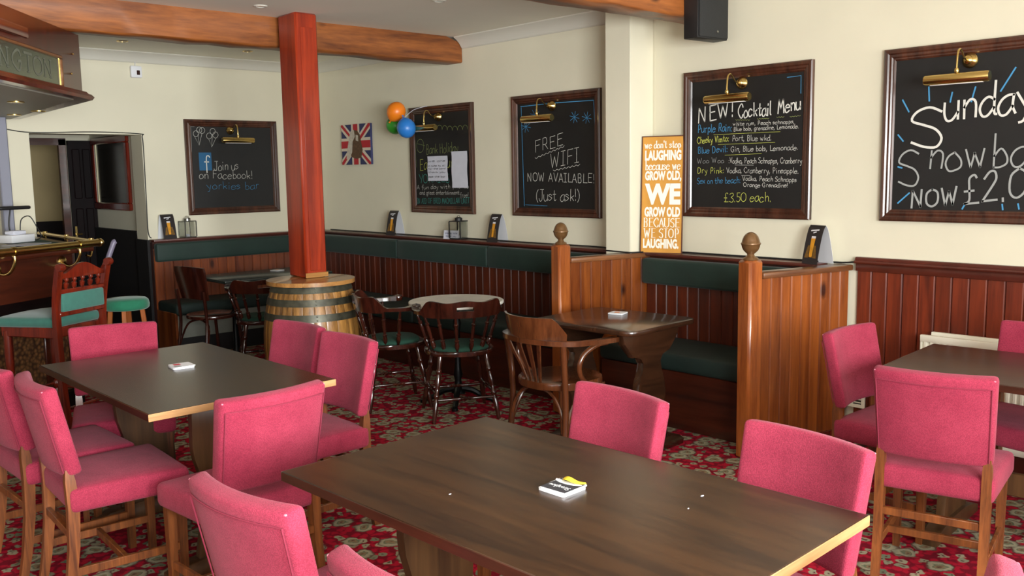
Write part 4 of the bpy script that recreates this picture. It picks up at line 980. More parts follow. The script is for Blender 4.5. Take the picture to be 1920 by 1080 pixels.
# ------------------------------------------------------------------ chalkboards with brass picture lights
LETTERS = [
    ('b5', 'S', 0.153, -0.524, 0.362, -0.53, 0.209, 'W', 0.0104),
    ('b5', 'unday', 0.329, -0.412, 0.773, -0.361, 0.168, 'W', 0.0096),
    ('b5', 'S', 0.093, -0.735, 0.234, -0.732, 0.191, 'D', 0.008),
    ('b5', 'nowball', 0.249, -0.658, 0.871, -0.645, 0.169, 'D', 0.0076),
    ('b5', 'NOW', 0.175, -0.866, 0.435, -0.831, 0.092, 'D', 0.0088),
    ('b5', '£2.00', 0.452, -0.842, 0.848, -0.794, 0.147, 'D', 0.0088),
    ('b4', 'NEW!', 0.115, -0.333, 0.397, -0.293, 0.095, 'W', 0.006),
    ('b4', 'Cocktail', 0.421, -0.311, 0.661, -0.305, 0.082, 'W', 0.0056),
    ('b4', 'Menu', 0.702, -0.297, 0.859, -0.285, 0.082, 'W', 0.006),
    ('b4', 'Purple Rain:', 0.111, -0.391, 0.379, -0.392, 0.051, 'B', 0.004),
    ('b4', 'white rum, Peach schnapps,', 0.382, -0.359, 0.819, -0.364, 0.024, 'W', 0.0024),
    ('b4', 'Blue bols, grenadine, Lemonade.', 0.387, -0.393, 0.848, -0.394, 0.026, 'W', 0.0024),
    ('b4', 'Cheeky Vimto:', 0.108, -0.46, 0.356, -0.455, 0.041, 'Y', 0.0036),
    ('b4', 'Port, Blue wkd.', 0.378, -0.454, 0.665, -0.46, 0.035, 'W', 0.0024),
    ('b4', 'Blue Devil:', 0.113, -0.527, 0.349, -0.521, 0.041, 'B', 0.0036),
    ('b4', 'Gin, Blue bols, Lemonade.', 0.369, -0.521, 0.847, -0.523, 0.033, 'W', 0.0024),
    ('b4', 'Woo Woo', 0.109, -0.589, 0.322, -0.589, 0.033, 'D', 0.0024),
    ('b4', ':Vodka, Peach Schnapps, Cranberry', 0.354, -0.593, 0.874, -0.603, 0.034, 'W', 0.0024),
    ('b4', 'Dry Pink:', 0.11, -0.655, 0.323, -0.656, 0.038, 'Y', 0.0028),
    ('b4', 'Vodka, Cranberry, Pineapple.', 0.339, -0.654, 0.854, -0.663, 0.034, 'W', 0.0024),
    ('b4', 'Sex on the beach:', 0.111, -0.725, 0.448, -0.719, 0.039, 'B', 0.0028),
    ('b4', 'Vodka, Peach Schnapps', 0.459, -0.704, 0.841, -0.714, 0.029, 'W', 0.0024),
    ('b4', 'Orange Grenadine!', 0.468, -0.743, 0.785, -0.746, 0.026, 'W', 0.0024),
    ('b4', '£3.50 each.', 0.321, -0.84, 0.673, -0.834, 0.057, 'Y', 0.0032),
    ('b3', 'FREE', 0.254, -0.448, 0.575, -0.393, 0.089, 'W', 0.0036),
    ('b3', 'WIFI', 0.424, -0.57, 0.739, -0.527, 0.108, 'W', 0.0036),
    ('b3', 'NOW AVAILABLE!', 0.171, -0.665, 0.893, -0.681, 0.066, 'W', 0.0036),
    ('b3', '(Just ask!)', 0.259, -0.821, 0.747, -0.815, 0.089, 'W', 0.0036),
    ('b1', 'Join us', 0.269, -0.483, 0.527, -0.475, 0.087, 'W', 0.0032),
    ('b1', 'on Facebook!', 0.116, -0.556, 0.675, -0.566, 0.077, 'W', 0.0032),
    ('b1', 'yorkies bar', 0.184, -0.659, 0.738, -0.668, 0.073, 'B', 0.0028),
    ('b1', 'f', 0.174, -0.471, 0.232, -0.472, 0.131, 'W', 0.0072),
    ('b2', 'Bank Holiday', 0.227, -0.414, 0.685, -0.403, 0.083, 'G', 0.0024),
    ('b2', 'Easter Sun', 0.126, -0.554, 0.622, -0.537, 0.098, 'Y', 0.0036),
    ('b2', 'YORKIES BAR', 0.112, -0.668, 0.79, -0.661, 0.079, 'T', 0.004),
    ('b2', 'A fun day with friends', 0.077, -0.726, 0.816, -0.715, 0.037, 'W', 0.0024),
    ('b2', 'and great entertainment', 0.115, -0.774, 0.686, -0.77, 0.037, 'W', 0.0024),
    ('b2', 'free!', 0.692, -0.793, 0.807, -0.792, 0.041, 'W', 0.002),
    ('b2', 'IN AID OF BRID MACMILLAN UNIT', 0.071, -0.854, 0.819, -0.843, 0.047, 'T', 0.0028),
]
STROKES = [
    ('b5', 'B', 0.008, [(0.107, -0.276), (0.144, -0.342)]),
    ('b5', 'B', 0.008, [(0.247, -0.217), (0.252, -0.291)]),
    ('b5', 'B', 0.008, [(0.371, -0.254), (0.362, -0.304)]),
    ('b5', 'B', 0.008, [(0.487, -0.235), (0.469, -0.309)]),
    ('b5', 'B', 0.008, [(0.676, -0.154), (0.61, -0.266)]),
    ('b5', 'B', 0.008, [(0.088, -0.463), (0.118, -0.499)]),
    ('b5', 'B', 0.008, [(0.094, -0.638), (0.117, -0.645)]),
    ('b5', 'B', 0.008, [(0.1, -0.838), (0.163, -0.781)]),
    ('b5', 'B', 0.008, [(0.457, -0.844), (0.447, -0.864)]),
    ('b5', 'B', 0.008, [(0.644, -0.836), (0.648, -0.864)]),
    ('b5', 'B', 0.008, [(0.719, -0.833), (0.725, -0.859)]),
    ('b4', 'G', 0.0016, [(0.402, -0.321), (0.411, -0.326), (0.419, -0.322), (0.428, -0.327), (0.437, -0.323), (0.446, -0.328), (0.455, -0.324), (0.464, -0.329), (0.472, -0.325), (0.481, -0.33), (0.49, -0.326), (0.498, -0.331), (0.507, -0.327)]),
    ('b4', 'G', 0.0016, [(0.56, -0.323), (0.569, -0.328), (0.577, -0.323), (0.586, -0.328), (0.594, -0.323), (0.602, -0.328), (0.61, -0.324), (0.619, -0.328), (0.627, -0.324), (0.635, -0.329), (0.643, -0.324)]),
    ('b4', 'G', 0.0016, [(0.695, -0.32), (0.703, -0.325), (0.712, -0.32), (0.72, -0.325), (0.729, -0.32), (0.737, -0.325), (0.746, -0.32)]),
    ('b4', 'G', 0.0016, [(0.785, -0.322), (0.794, -0.326), (0.803, -0.322), (0.812, -0.326), (0.821, -0.321), (0.83, -0.325), (0.839, -0.32), (0.848, -0.324), (0.856, -0.32)]),
    ('b4', 'Y', 0.0016, [(0.237, -0.409), (0.722, -0.41)]),
    ('b4', 'Y', 0.0016, [(0.271, -0.473), (0.687, -0.473)]),
    ('b4', 'Y', 0.0016, [(0.325, -0.542), (0.595, -0.539)]),
    ('b4', 'W', 0.0016, [(0.402, -0.606), (0.539, -0.609)]),
    ('b4', 'W', 0.0016, [(0.451, -0.672), (0.513, -0.673)]),
    ('b4', 'B', 0.0036, [(0.762, -0.09), (0.854, -0.087), (0.855, -0.191)]),
    ('b3', 'W', 0.0028, [(0.26, -0.485), (0.28, -0.489), (0.301, -0.474), (0.321, -0.478), (0.342, -0.463), (0.362, -0.467), (0.383, -0.452), (0.402, -0.457), (0.423, -0.442), (0.443, -0.446), (0.463, -0.431), (0.482, -0.436), (0.502, -0.421), (0.522, -0.425), (0.541, -0.41), (0.561, -0.415), (0.58, -0.4)]),
    ('b3', 'W', 0.0028, [(0.458, -0.582), (0.479, -0.589), (0.499, -0.576), (0.52, -0.583), (0.54, -0.57), (0.56, -0.577), (0.58, -0.565), (0.6, -0.571), (0.621, -0.559), (0.64, -0.566), (0.66, -0.553), (0.68, -0.56), (0.7, -0.548), (0.719, -0.555), (0.739, -0.542)]),
    ('b3', 'B', 0.0028, [(0.213, -0.144), (0.318, -0.168)]),
    ('b3', 'B', 0.0028, [(0.237, -0.117), (0.295, -0.195)]),
    ('b3', 'B', 0.0028, [(0.277, -0.113), (0.254, -0.2)]),
    ('b3', 'B', 0.0028, [(0.311, -0.134), (0.221, -0.179)]),
    ('b3', 'B', 0.0028, [(0.108, -0.229), (0.215, -0.252)]),
    ('b3', 'B', 0.0028, [(0.132, -0.201), (0.191, -0.28)]),
    ('b3', 'B', 0.0028, [(0.174, -0.197), (0.15, -0.285)]),
    ('b3', 'B', 0.0028, [(0.208, -0.218), (0.115, -0.264)]),
    ('b3', 'B', 0.0028, [(0.639, -0.184), (0.736, -0.207)]),
    ('b3', 'B', 0.0028, [(0.661, -0.158), (0.715, -0.233)]),
    ('b3', 'B', 0.0028, [(0.698, -0.154), (0.678, -0.237)]),
    ('b3', 'B', 0.0028, [(0.729, -0.174), (0.646, -0.217)]),
    ('b3', 'B', 0.0028, [(0.765, -0.195), (0.858, -0.217)]),
    ('b3', 'B', 0.0028, [(0.786, -0.169), (0.838, -0.242)]),
    ('b3', 'B', 0.0028, [(0.822, -0.165), (0.802, -0.247)]),
    ('b3', 'B', 0.0028, [(0.852, -0.185), (0.771, -0.227)]),
    ('b3', 'B', 0.0052, [(0.104, -0.083), (0.483, -0.078), (0.881, -0.085)]),
    ('b3', 'B', 0.0032, [(0.881, -0.085), (0.895, -0.361), (0.904, -0.631)]),
    ('b3', 'B', 0.0048, [(0.11, -0.091), (0.12, -0.457), (0.13, -0.861)]),
    ('b3', 'B', 0.0024, [(0.143, -0.852), (0.39, -0.857)]),
    ('b1', 'W', 0.0024, [(0.139, -0.133), (0.134, -0.147), (0.124, -0.158), (0.11, -0.162), (0.097, -0.158), (0.088, -0.148), (0.086, -0.134), (0.09, -0.119), (0.101, -0.109), (0.114, -0.104), (0.127, -0.108), (0.136, -0.118), (0.139, -0.133)]),
    ('b1', 'W', 0.0024, [(0.172, -0.099), (0.168, -0.113), (0.158, -0.124), (0.144, -0.128), (0.131, -0.124), (0.122, -0.114), (0.119, -0.1), (0.124, -0.085), (0.134, -0.074), (0.148, -0.07), (0.161, -0.074), (0.17, -0.084), (0.172, -0.099)]),
    ('b1', 'W', 0.0024, [(0.201, -0.103), (0.197, -0.117), (0.186, -0.128), (0.173, -0.132), (0.16, -0.129), (0.151, -0.118), (0.148, -0.104), (0.152, -0.089), (0.163, -0.079), (0.176, -0.074), (0.189, -0.078), (0.199, -0.088), (0.201, -0.103)]),
    ('b1', 'W', 0.0024, [(0.269, -0.153), (0.264, -0.167), (0.254, -0.178), (0.24, -0.182), (0.227, -0.178), (0.218, -0.168), (0.215, -0.153), (0.219, -0.139), (0.23, -0.128), (0.244, -0.124), (0.257, -0.128), (0.266, -0.138), (0.269, -0.153)]),
    ('b1', 'W', 0.0024, [(0.306, -0.108), (0.302, -0.123), (0.291, -0.134), (0.277, -0.138), (0.264, -0.134), (0.255, -0.124), (0.252, -0.109), (0.257, -0.095), (0.267, -0.084), (0.281, -0.08), (0.294, -0.083), (0.303, -0.094), (0.306, -0.108)]),
    ('b1', 'W', 0.0024, [(0.333, -0.142), (0.328, -0.157), (0.318, -0.168), (0.304, -0.172), (0.29, -0.168), (0.281, -0.157), (0.278, -0.143), (0.283, -0.128), (0.293, -0.117), (0.307, -0.113), (0.321, -0.117), (0.33, -0.127), (0.333, -0.142)]),
    ('b1', 'W', 0.002, [(0.096, -0.157), (0.137, -0.241), (0.131, -0.139)]),
    ('b1', 'W', 0.002, [(0.137, -0.241), (0.17, -0.135)]),
    ('b1', 'W', 0.002, [(0.237, -0.186), (0.261, -0.258), (0.275, -0.143)]),
    ('b1', 'W', 0.002, [(0.261, -0.258), (0.308, -0.174)]),
    ('b1', 'D', 0.002, [(0.064, -0.068), (0.101, -0.068)]),
    ('b1', 'D', 0.002, [(0.066, -0.072), (0.061, -0.308)]),
    ('b2', 'G', 0.002, [(0.394, -0.202), (0.405, -0.178), (0.431, -0.169), (0.456, -0.18), (0.466, -0.206), (0.466, -0.21), (0.477, -0.186), (0.503, -0.177), (0.528, -0.188), (0.537, -0.213), (0.537, -0.218), (0.548, -0.193), (0.574, -0.184), (0.598, -0.196), (0.607, -0.221), (0.607, -0.221), (0.619, -0.197), (0.644, -0.188), (0.668, -0.199), (0.677, -0.224), (0.677, -0.219), (0.688, -0.195), (0.713, -0.187), (0.737, -0.198), (0.746, -0.222), (0.746, -0.218), (0.757, -0.194), (0.781, -0.185), (0.805, -0.197), (0.814, -0.221)]),
    ('b2', 'G', 0.002, [(0.198, -0.341), (0.19, -0.37), (0.169, -0.391), (0.142, -0.398), (0.116, -0.389), (0.097, -0.367), (0.091, -0.337), (0.1, -0.308), (0.121, -0.287), (0.148, -0.28), (0.174, -0.289), (0.192, -0.311), (0.198, -0.341)]),
    ('b2', 'G', 0.0016, [(0.098, -0.318), (0.211, -0.339)]),
    ('b2', 'G', 0.0016, [(0.071, -0.289), (0.078, -0.53)]),
]
def picture_light(loc, rz, label, drop=0.0):
    t = thing('picture_light', label, 'lamp', loc, rz, 'brass picture lights above the chalkboards')
    M = Matrix.Rotation(PI/2, 4, 'X')
    b = NB(); lathe(b, [(0, 0), (0.036, 0), (0.040, 0.006), (0.038, 0.014), (0.026, 0.024), (0.02, 0.034), (0.022, 0.04), (0.012, 0.05), (0, 0.052)], 24, M=M); obj('wall_rose', b, M_BRASS, t)
    obj('arm', tube(NB(), smooth_path([(0, -0.045, 0), (0.0, -0.085, 0.01), (0.0, -0.125, 0.045), (0.0, -0.158, 0.035), (0.0, -0.168, -0.02), (0, -0.168, -0.075)], 6), 0.005, 8), M_BRASS, t)
    b = NB(); lathe(b, [(0.010, -0.012), (0.013, -0.004), (0.010, 0.01)], 14, c=(0, -0.168, -0.06)); obj('knuckle', b, M_BRASS, t)
    b = NB(); turned(b, (-0.16, -0.168, -0.1), (0.16, -0.168, -0.1), [(0, 0.001), (0.0, 0.024), (0.02, 0.027), (0.98, 0.027), (1.0, 0.024), (1.0, 0.001)], 24); obj('shade_tube', b, M_BRASS, t)
    obj('reflector_slot', box(NB(), -0.13, 0.13, -0.178, -0.158, -0.1285, -0.125, 0.001, 1), M_WHITE, t)
    return t
def chalkboard(key, loc, rz, w, h, label, light_label):
    t = thing('chalkboard', label, 'chalkboard', loc, rz, 'framed chalkboards')
    fw = 0.066; D = -0.03
    prof = [(0, 0), (0, D*0.8), (0.008, D), (0.022, D*0.92), (0.03, D*0.72), (0.042, D*0.78), (0.05, D*0.6), (0.056, D*0.62), (fw, D*0.3), (fw, 0)]
    P = [(0, 0), (w, 0), (w, -h), (0, -h)]; dirs = [(1, -1), (-1, -1), (-1, 1), (1, 1)]
    for k in range(4):
        a, c = P[k], P[(k+1) % 4]; da, dc = dirs[k], dirs[(k+1) % 4]
        r0 = [Vector((a[0]+da[0]*u, y, a[1]+da[1]*u)) for u, y in prof]; r1 = [Vector((c[0]+dc[0]*u, y, c[1]+dc[1]*u)) for u, y in prof]
        obj('frame_rail', loft(NB(), [r0, r1]), M_FRAME, t, sharp=24)
    bd = obj('board', box(NB(), fw-0.004, w-fw+0.004, -0.0105, -0.001, -h+fw-0.004, -fw+0.004), M_BLACKBD, t)
    for (k, text, u0, v0, u1, v1, hh, c, ww) in LETTERS:
        if k != key: continue
        ser = False
        if key == 'b1' and text == 'f':
            obj('blue_square', box(NB(), 0.128, 0.252, -0.0125, -0.0105, -0.48, -0.31), M_FB, bd, label='blue chalked square with a white f')
        b = NB(); letter_mesh(b, text, (u0, v0), (u1, v1), hh, ww*(1.25 if ww > 0.005 else 0.9), -0.0135, 0.35 if key != 'b3' else 0.25)
        obj('chalk_lettering', b, M_CHALK[c], bd)
    cols = {}
    for (k, c, ww, pts) in STROKES:
        if k != key: continue
        if key == 'b5' or (key == 'b1' and len(pts) > 10):
            bb = NB(); ribbon(bb, [Vector((u, 0, v)) for u, v in pts], ww, -0.0135); obj('chalk_balloon' if key == 'b1' else 'chalk_ray', bb, M_CHALK[c], bd); continue
        cols.setdefault(c, NB()); pv = [Vector((u, 0, v)) for u, v in pts]
        ribbon(cols[c], smooth_path(pv, 3) if len(pv) > 3 else pv, ww, -0.0132-0.0002*len(cols))
    for c, b in cols.items(): obj('chalk_drawing', b, M_CHALK[c], bd)
    m = Matrix.Rotation(rz, 4, 'Z'); lp = Vector(loc)+m @ Vector((w*0.48, -0.0106, -0.098))
    picture_light(lp, rz, light_label)
    return t
XB = XR-0.001
chalkboard('b5', (XB, 2.445, 2.23), -PI/2, 0.95, 0.937, 'chalkboard reading Sunday Snowball NOW £2.00, cut by the right edge', 'brass picture light over the chalkboard cut by the right edge')
chalkboard('b4', (XB, 3.81, 2.225), -PI/2, 0.935, 0.94, 'chalkboard with the NEW! Cocktail Menu and £3.50 each', 'brass picture light over the cocktail menu chalkboard')
chalkboard('b3', (XB, 5.50, 2.19), -PI/2, 0.95, 0.94, 'chalkboard reading FREE WIFI NOW AVAILABLE with blue stars', 'brass picture light over the free wifi chalkboard')
chalkboard('b2', (XB, 6.865, 2.183), -PI/2, 0.885, 0.935, 'chalkboard about a bank holiday with two papers pinned on it', 'brass picture light beside the three balloons')
chalkboard('b1', (3.66, YL-0.001, 2.14), 0, 0.95, 0.90, 'chalkboard with drawn balloons and a small blue square, on the far wall', 'brass picture light on the chalkboard with drawn balloons')
def paper(y, ztop, w, h, label, lines):
    t = thing('paper_notice', label, 'notice', (XR-0.034, 6.865-y, ztop), -PI/2)
    b = NB(); n = 8; top = [Vector((0, 0.003*math.sin(i*1.1), -h*i/n)) for i in range(n+1)]
    rings = [[p+Vector((0, 0, 0)), p+Vector((w, -0.002, 0)), p+Vector((w, -0.0012, 0)), p+Vector((0, 0.0008, 0))] for p in top]
    loft(b, rings); obj('sheet', b, M_PAPER, t, sharp=60)
    b = NB()
    for k, (s, z, hh) in enumerate(lines): letter_mesh(b, s, (0.02, z), (w-0.02, z), hh, 0.0022, -0.0085, 0.4)
    if lines: obj('handwriting', b, M_INK, t)
paper(0.27, -0.436+2.183, 0.285, 0.215, 'white handwritten note pinned left on the bank holiday chalkboard', [('we are', -0.05, 0.02), ('a note to all', -0.09, 0.014), ('for the band', -0.115, 0.014), ('thank you', -0.145, 0.014), ('see the bar', -0.185, 0.014)])
paper(0.61, -0.402+2.183, 0.212, 0.31, 'long blank white sheet pinned right on the bank holiday chalkboard', [])

# ------------------------------------------------------------------ flag canvas, balloons, speaker, sensor
t = thing('flag_canvas', 'small canvas with a union flag and a brown figure, left of the balloons', 'picture', (XR-0.002, 8.0, 2.085), -PI/2)
W_, H_ = 0.51, 0.39; D = -0.025
obj('canvas', box(NB(), 0, W_, D, 0, -H_, 0, 0.003, 1), M_FLB, t)
def strip(bm, poly, y): bm.faces.new([bm.verts.new((u*W_, y, -v*H_)) for u, v in poly])
b = NB()
for poly in (((0, 0), (0.13, 0), (1, 0.87), (1, 1), (0.87, 1), (0, 0.13)), ((1, 0), (1, 0.13), (0.13, 1), (0, 1), (0, 0.87), (0.87, 0))): strip(b, poly, D-0.0006)
strip(b, ((0.36, 0), (0.64, 0), (0.64, 1), (0.36, 1)), D-0.0010); strip(b, ((0, 0.34), (1, 0.34), (1, 0.66), (0, 0.66)), D-0.0011)
obj('white_print', b, M_FLW, t)
b = NB()
for poly in (((0, 0), (0.06, 0), (0.44, 0.38), (0.36, 0.38), (0, 0.05)), ((1, 0), (1, 0.06), (0.66, 0.40), (0.6, 0.36), (0.94, 0)), ((0, 1), (0, 0.94), (0.34, 0.6), (0.4, 0.64), (0.06, 1)), ((1, 1), (0.94, 1), (0.56, 0.62), (0.64, 0.62), (1, 0.95))): strip(b, poly, D-0.0014)
strip(b, ((0.42, 0), (0.58, 0), (0.58, 1), (0.42, 1)), D-0.0016); strip(b, ((0, 0.41), (1, 0.41), (1, 0.59), (0, 0.59)), D-0.0018)
obj('red_print', b, M_FLR, t)
G = lambda P: tuple((0.47+(u-0.47)*1.4, 0.5+(v-0.5)*1.2) for u, v in P)
b = NB(); strip(b, G(((0.40, 0.30), (0.46, 0.20), (0.54, 0.22), (0.6, 0.30), (0.63, 0.46), (0.66, 0.62), (0.62, 0.78), (0.5, 0.80), (0.38, 0.76), (0.33, 0.62), (0.36, 0.44))), D-0.0024); obj('dog_print', b, M_DOG, t)
b = NB(); strip(b, G(((0.34, 0.34), (0.38, 0.22), (0.46, 0.20), (0.48, 0.34), (0.42, 0.44), (0.4, 0.66), (0.34, 0.78), (0.25, 0.8), (0.28, 0.6))), D-0.003); strip(b, G(((0.5, 0.3), (0.56, 0.32), (0.56, 0.44), (0.5, 0.42))), D-0.003); obj('pale_fur_print', b, M_DOGW, t)

def balloon(name, loc, r, mat, label, tilt):
    t = thing(name, label, 'balloon', loc, 0, 'bunch of three balloons'); t.rotation_euler = tilt
    b = NB(); lathe(b, [(0, r*1.06), (r*0.35, r*1.0), (r*0.68, r*0.78), (r*0.92, r*0.42), (r, r*0.05), (r*0.95, -r*0.34), (r*0.76, -r*0.7), (r*0.45, -r*0.98), (r*0.14, -r*1.14), (r*0.05, -r*1.19), (0, -r*1.2)], 32); obj('skin', b, mat, t, sharp=80)
    b = NB(); lathe(b, [(0, 0), (0.010, 0.0), (0.006, 0.008), (0.003, 0.018), (0, 0.02)], 10, c=(0, 0, -r*1.2-0.016)); obj('knot', b, mat, t)
balloon('balloon', (4.83, 6.77, 2.142), 0.083, M_OR, 'orange balloon at the top of the bunch beside the bank holiday chalkboard', (0.3, 0.5, 0))
balloon('balloon', (4.90, 6.89, 2.03), 0.080, M_GR, 'green balloon at the back of the bunch on the wall', (2.0, 0.2, 0))
balloon('balloon', (4.80, 6.585, 1.99), 0.082, M_BL, 'blue balloon of the bunch, overlapping the chalkboard frame', (0.25, 3.0, 0))
b = NB(); tube(b, smooth_path([(4.86, 6.70, 2.08), (4.92, 6.64, 2.15), (5.0, 6.58, 2.18), (5.02, 6.57, 2.182)], 5), 0.0022, 6)
tag(obj('balloon_string', b, M_PAPER), 'pale string tying the balloons to the chalkboard frame', 'string')

t = thing('wall_speaker', 'black loudspeaker hanging below the beam at the upper right', 'speaker', (4.80, 3.47, 2.38), R(-4))
obj('cabinet', box(NB(), -0.14, 0.14, -0.06, 0.05, 0, 0.32, 0.006, 2), M_BLACK, t)
obj('grille', box(NB(), -0.132, 0.132, -0.072, -0.06, 0.008, 0.312, 0.006, 2), M_SPK, t)
b = NB(); lathe(b, [(0, 0), (0.011, 0), (0.009, 0.003), (0, 0.004)], 4, M=Matrix.Translation((0.03, -0.072, 0.045)) @ Matrix.Rotation(PI/2, 4, 'X')); obj('badge', b, M_STEEL, t)
b = NB(); box(b, -0.02, 0.02, 0.05, 0.065, 0.15, 0.22, 0.003, 1); obj('bracket', b, M_BLACK, t)

t = thing('alarm_sensor', 'small white square sensor hanging just under the cornice', 'sensor', (3.245, YL-0.001, 2.555), 0)
obj('housing', box(NB(), -0.05, 0.05, -0.035, 0, -0.06, 0.045, 0.01, 2), M_WHITE, t)
obj('lens', box(NB(), 0.0, 0.028, -0.039, -0.034, -0.035, 0.005, 0.003, 1), M_DMAHOG, t)
obj('cord', tube(NB(), smooth_path([(-0.005, -0.01, 0.04), (0.0, -0.01, 0.065), (-0.01, -0.015, 0.10)], 4), 0.003, 6), M_PAPER, t)
for i, (x, y, lab) in enumerate(((2.91, 7.9, 'small recessed downlight left of the timber post beyond the beam'), (4.02, 7.9, 'small recessed downlight nearest the far corner of the ceiling'), (3.045, 5.77, 'small recessed downlight just left of the top of the post'), (3.87, 4.905, 'small recessed downlight at the very top edge of the ceiling'))):
    t = thing('ceiling_downlight', lab, 'light', (x, y, ZC), 0, 'recessed ceiling downlights')
    b = NB(); lathe(b, [(0.030, -0.002), (0.030, -0.006), (0.042, -0.006), (0.046, -0.001), (0.046, 0), (0.03, 0)], 24); obj('rim', b, M_BRASS if i < 2 else M_CORN, t)
    b = NB(); lathe(b, [(0, -0.003), (0.03, -0.003), (0.03, 0), (0, 0)], 20); obj('lamp_face', b, M_STEEL, t)

# ------------------------------------------------------------------ orange quotation sign
sg = thing('quotation_sign', 'tall orange sign reading we don\'t stop laughing, leaning by the pillar', 'sign', (4.90, 4.058, 1.036), R(-70))
sg.rotation_euler = Euler((R(-3.0), 0, R(-70)), 'XYZ')
SW, SH = 0.288, 0.785
obj('panel', box(NB(), 0, SW, -0.004, 0.004, 0, SH, 0.001, 1), M_SIGN, sg)
b = NB()
for x0, x1, z0, z1 in ((-.003, SW+.003, -.003, .004), (-.003, SW+.003, SH-.004, SH+.003), (-.003, .003, .004, SH-.004), (SW-.003, SW+.003, .004, SH-.004)): box(b, x0, x1, -0.006, 0.005, z0, z1)
obj('rim', b, M_SIGNE, sg)
bold = [('LAUGHING', .118, .206, .07, .95), ('GROW OLD,', .294, .390, .08, .96), ('WE', .402, .584, .08, .95), ('GROW OLD', .602, .688, .08, .95), ('LAUGHING.', .876, .96, .06, .93)]
for s, a, c, x0, x1 in bold:
    b = NB(); font_mesh(b, s, x0*SW, x1*SW, SH*(1-c), SH*(1-a), -0.0052, 0.05)
    obj('bold_lettering', b, M_SIGNW, sg)
serif = [("we don't stop", .100, .045, .06, .94), ('because we', .284, .055, .08, .94), ('BECAUSE', .774, .075, .06, .96), ('WE STOP', .866, .078, .08, .95)]
for s, base, hh, x0, x1 in serif:
    b = NB(); hcap = hh*SH*(1.0 if s.isupper() else 1.35)
    letter_mesh(b, s, (x0*SW, SH*(1-base)), (x1*SW, SH*(1-base)), hcap, 0.0058, -0.0052, 0.0, True, lambda t: 0.45+0.75*abs(t.z)); obj('serif_lettering', b, M_SIGNW, sg)

# ------------------------------------------------------------------ tent cards, lanterns and note on the ledges
def tent_card(loc, rz, label, h=0.225, w=0.125, depth=0.125):
    t = thing('tent_card', label, 'menu card', loc, rz, 'dark drinks tent cards on the ledges')
    def prof(q, s):   # q 0 bottom .. 1 top, s -1 front / +1 back
        return Vector((0, s*depth/2*(1-q)**0.62+s*0.001, h*q))
    n = 12
    for s, mat, nm in ((-1, M_CARD, 'front_leaf'), (1, M_WHITE, 'back_leaf')):
        rings = []
        for i in range(n+1):
            p = prof(i/n, s); rings.append([p+Vector((-w/2, 0, 0)), p+Vector((w/2, 0, 0)), p+Vector((w/2, -s*0.0012, 0)), p+Vector((-w/2, -s*0.0012, 0))])
        lf = obj(nm, loft(NB(), rings), mat, t, sharp=60, label='dark printed front leaf' if s < 0 else 'plain white back leaf')
        if s < 0:
            def P(x, q): p = prof(q, -1); return Vector((x, p.y-0.0016, p.z))
            b = NB()
            for x0, x1, q0, q1 in ((-0.014, 0.014, 0.18, 0.68),):
                m = 6; rows = [[b.verts.new(P(x0*(0.8+0.45*i/m), q0+(q1-q0)*i/m)), b.verts.new(P(x1*(0.8+0.45*i/m), q0+(q1-q0)*i/m))] for i in range(m+1)]
                for r0, r1 in zip(rows[:-1], rows[1:]): b.faces.new((r0[0], r0[1], r1[1], r1[0]))
            obj('beer_picture', b, M_BEER, lf)
            b = NB()
            for sx in (-1, 1):
                rows = [[b.verts.new(P(sx*0.017, q)), b.verts.new(P(sx*(0.048-0.05*(q-0.15)), q))] for q in (0.16, 0.3, 0.48)]
                for r0, r1 in zip(rows[:-1], rows[1:]): b.faces.new((r0[0], r0[1], r1[1], r1[0]))
            obj('dim_glasses_picture', b, M_BEERD, lf)
            b = NB(); rows = [[b.verts.new(P(-0.017, q)), b.verts.new(P(0.017, q))] for q in (0.66, 0.72)]; b.faces.new((rows[0][0], rows[0][1], rows[1][1], rows[1][0]))
            for x0, x1, q0, dq in ((-0.035, 0.03, 0.84, 0.035), (-0.012, 0.012, 0.79, 0.03)):
                v = [b.verts.new(P(x0, q0)), b.verts.new(P(x1, q0+0.025)), b.verts.new(P(x1, q0+0.025+dq)), b.verts.new(P(x0, q0+dq))]; b.faces.new(v)
            obj('foam_and_title', b, M_WHITE, lf)
    return t
ZL = 1.0355
tent_card((3.42, YL-0.06, ZL), R(4), 'dark drinks tent card on the far ledge left of the clear glass lantern')
tent_card((4.985, 7.06, ZL), R(-85), 'dark drinks tent card on the ledge below the balloons')
tent_card((4.985, 5.63, ZL), R(-90), 'dark drinks tent card on the ledge between the bank holiday and wifi chalkboards')
tent_card((4.965, 2.775, ZL), R(-108), 'dark drinks tent card at the partition end, left of the wall panelling')
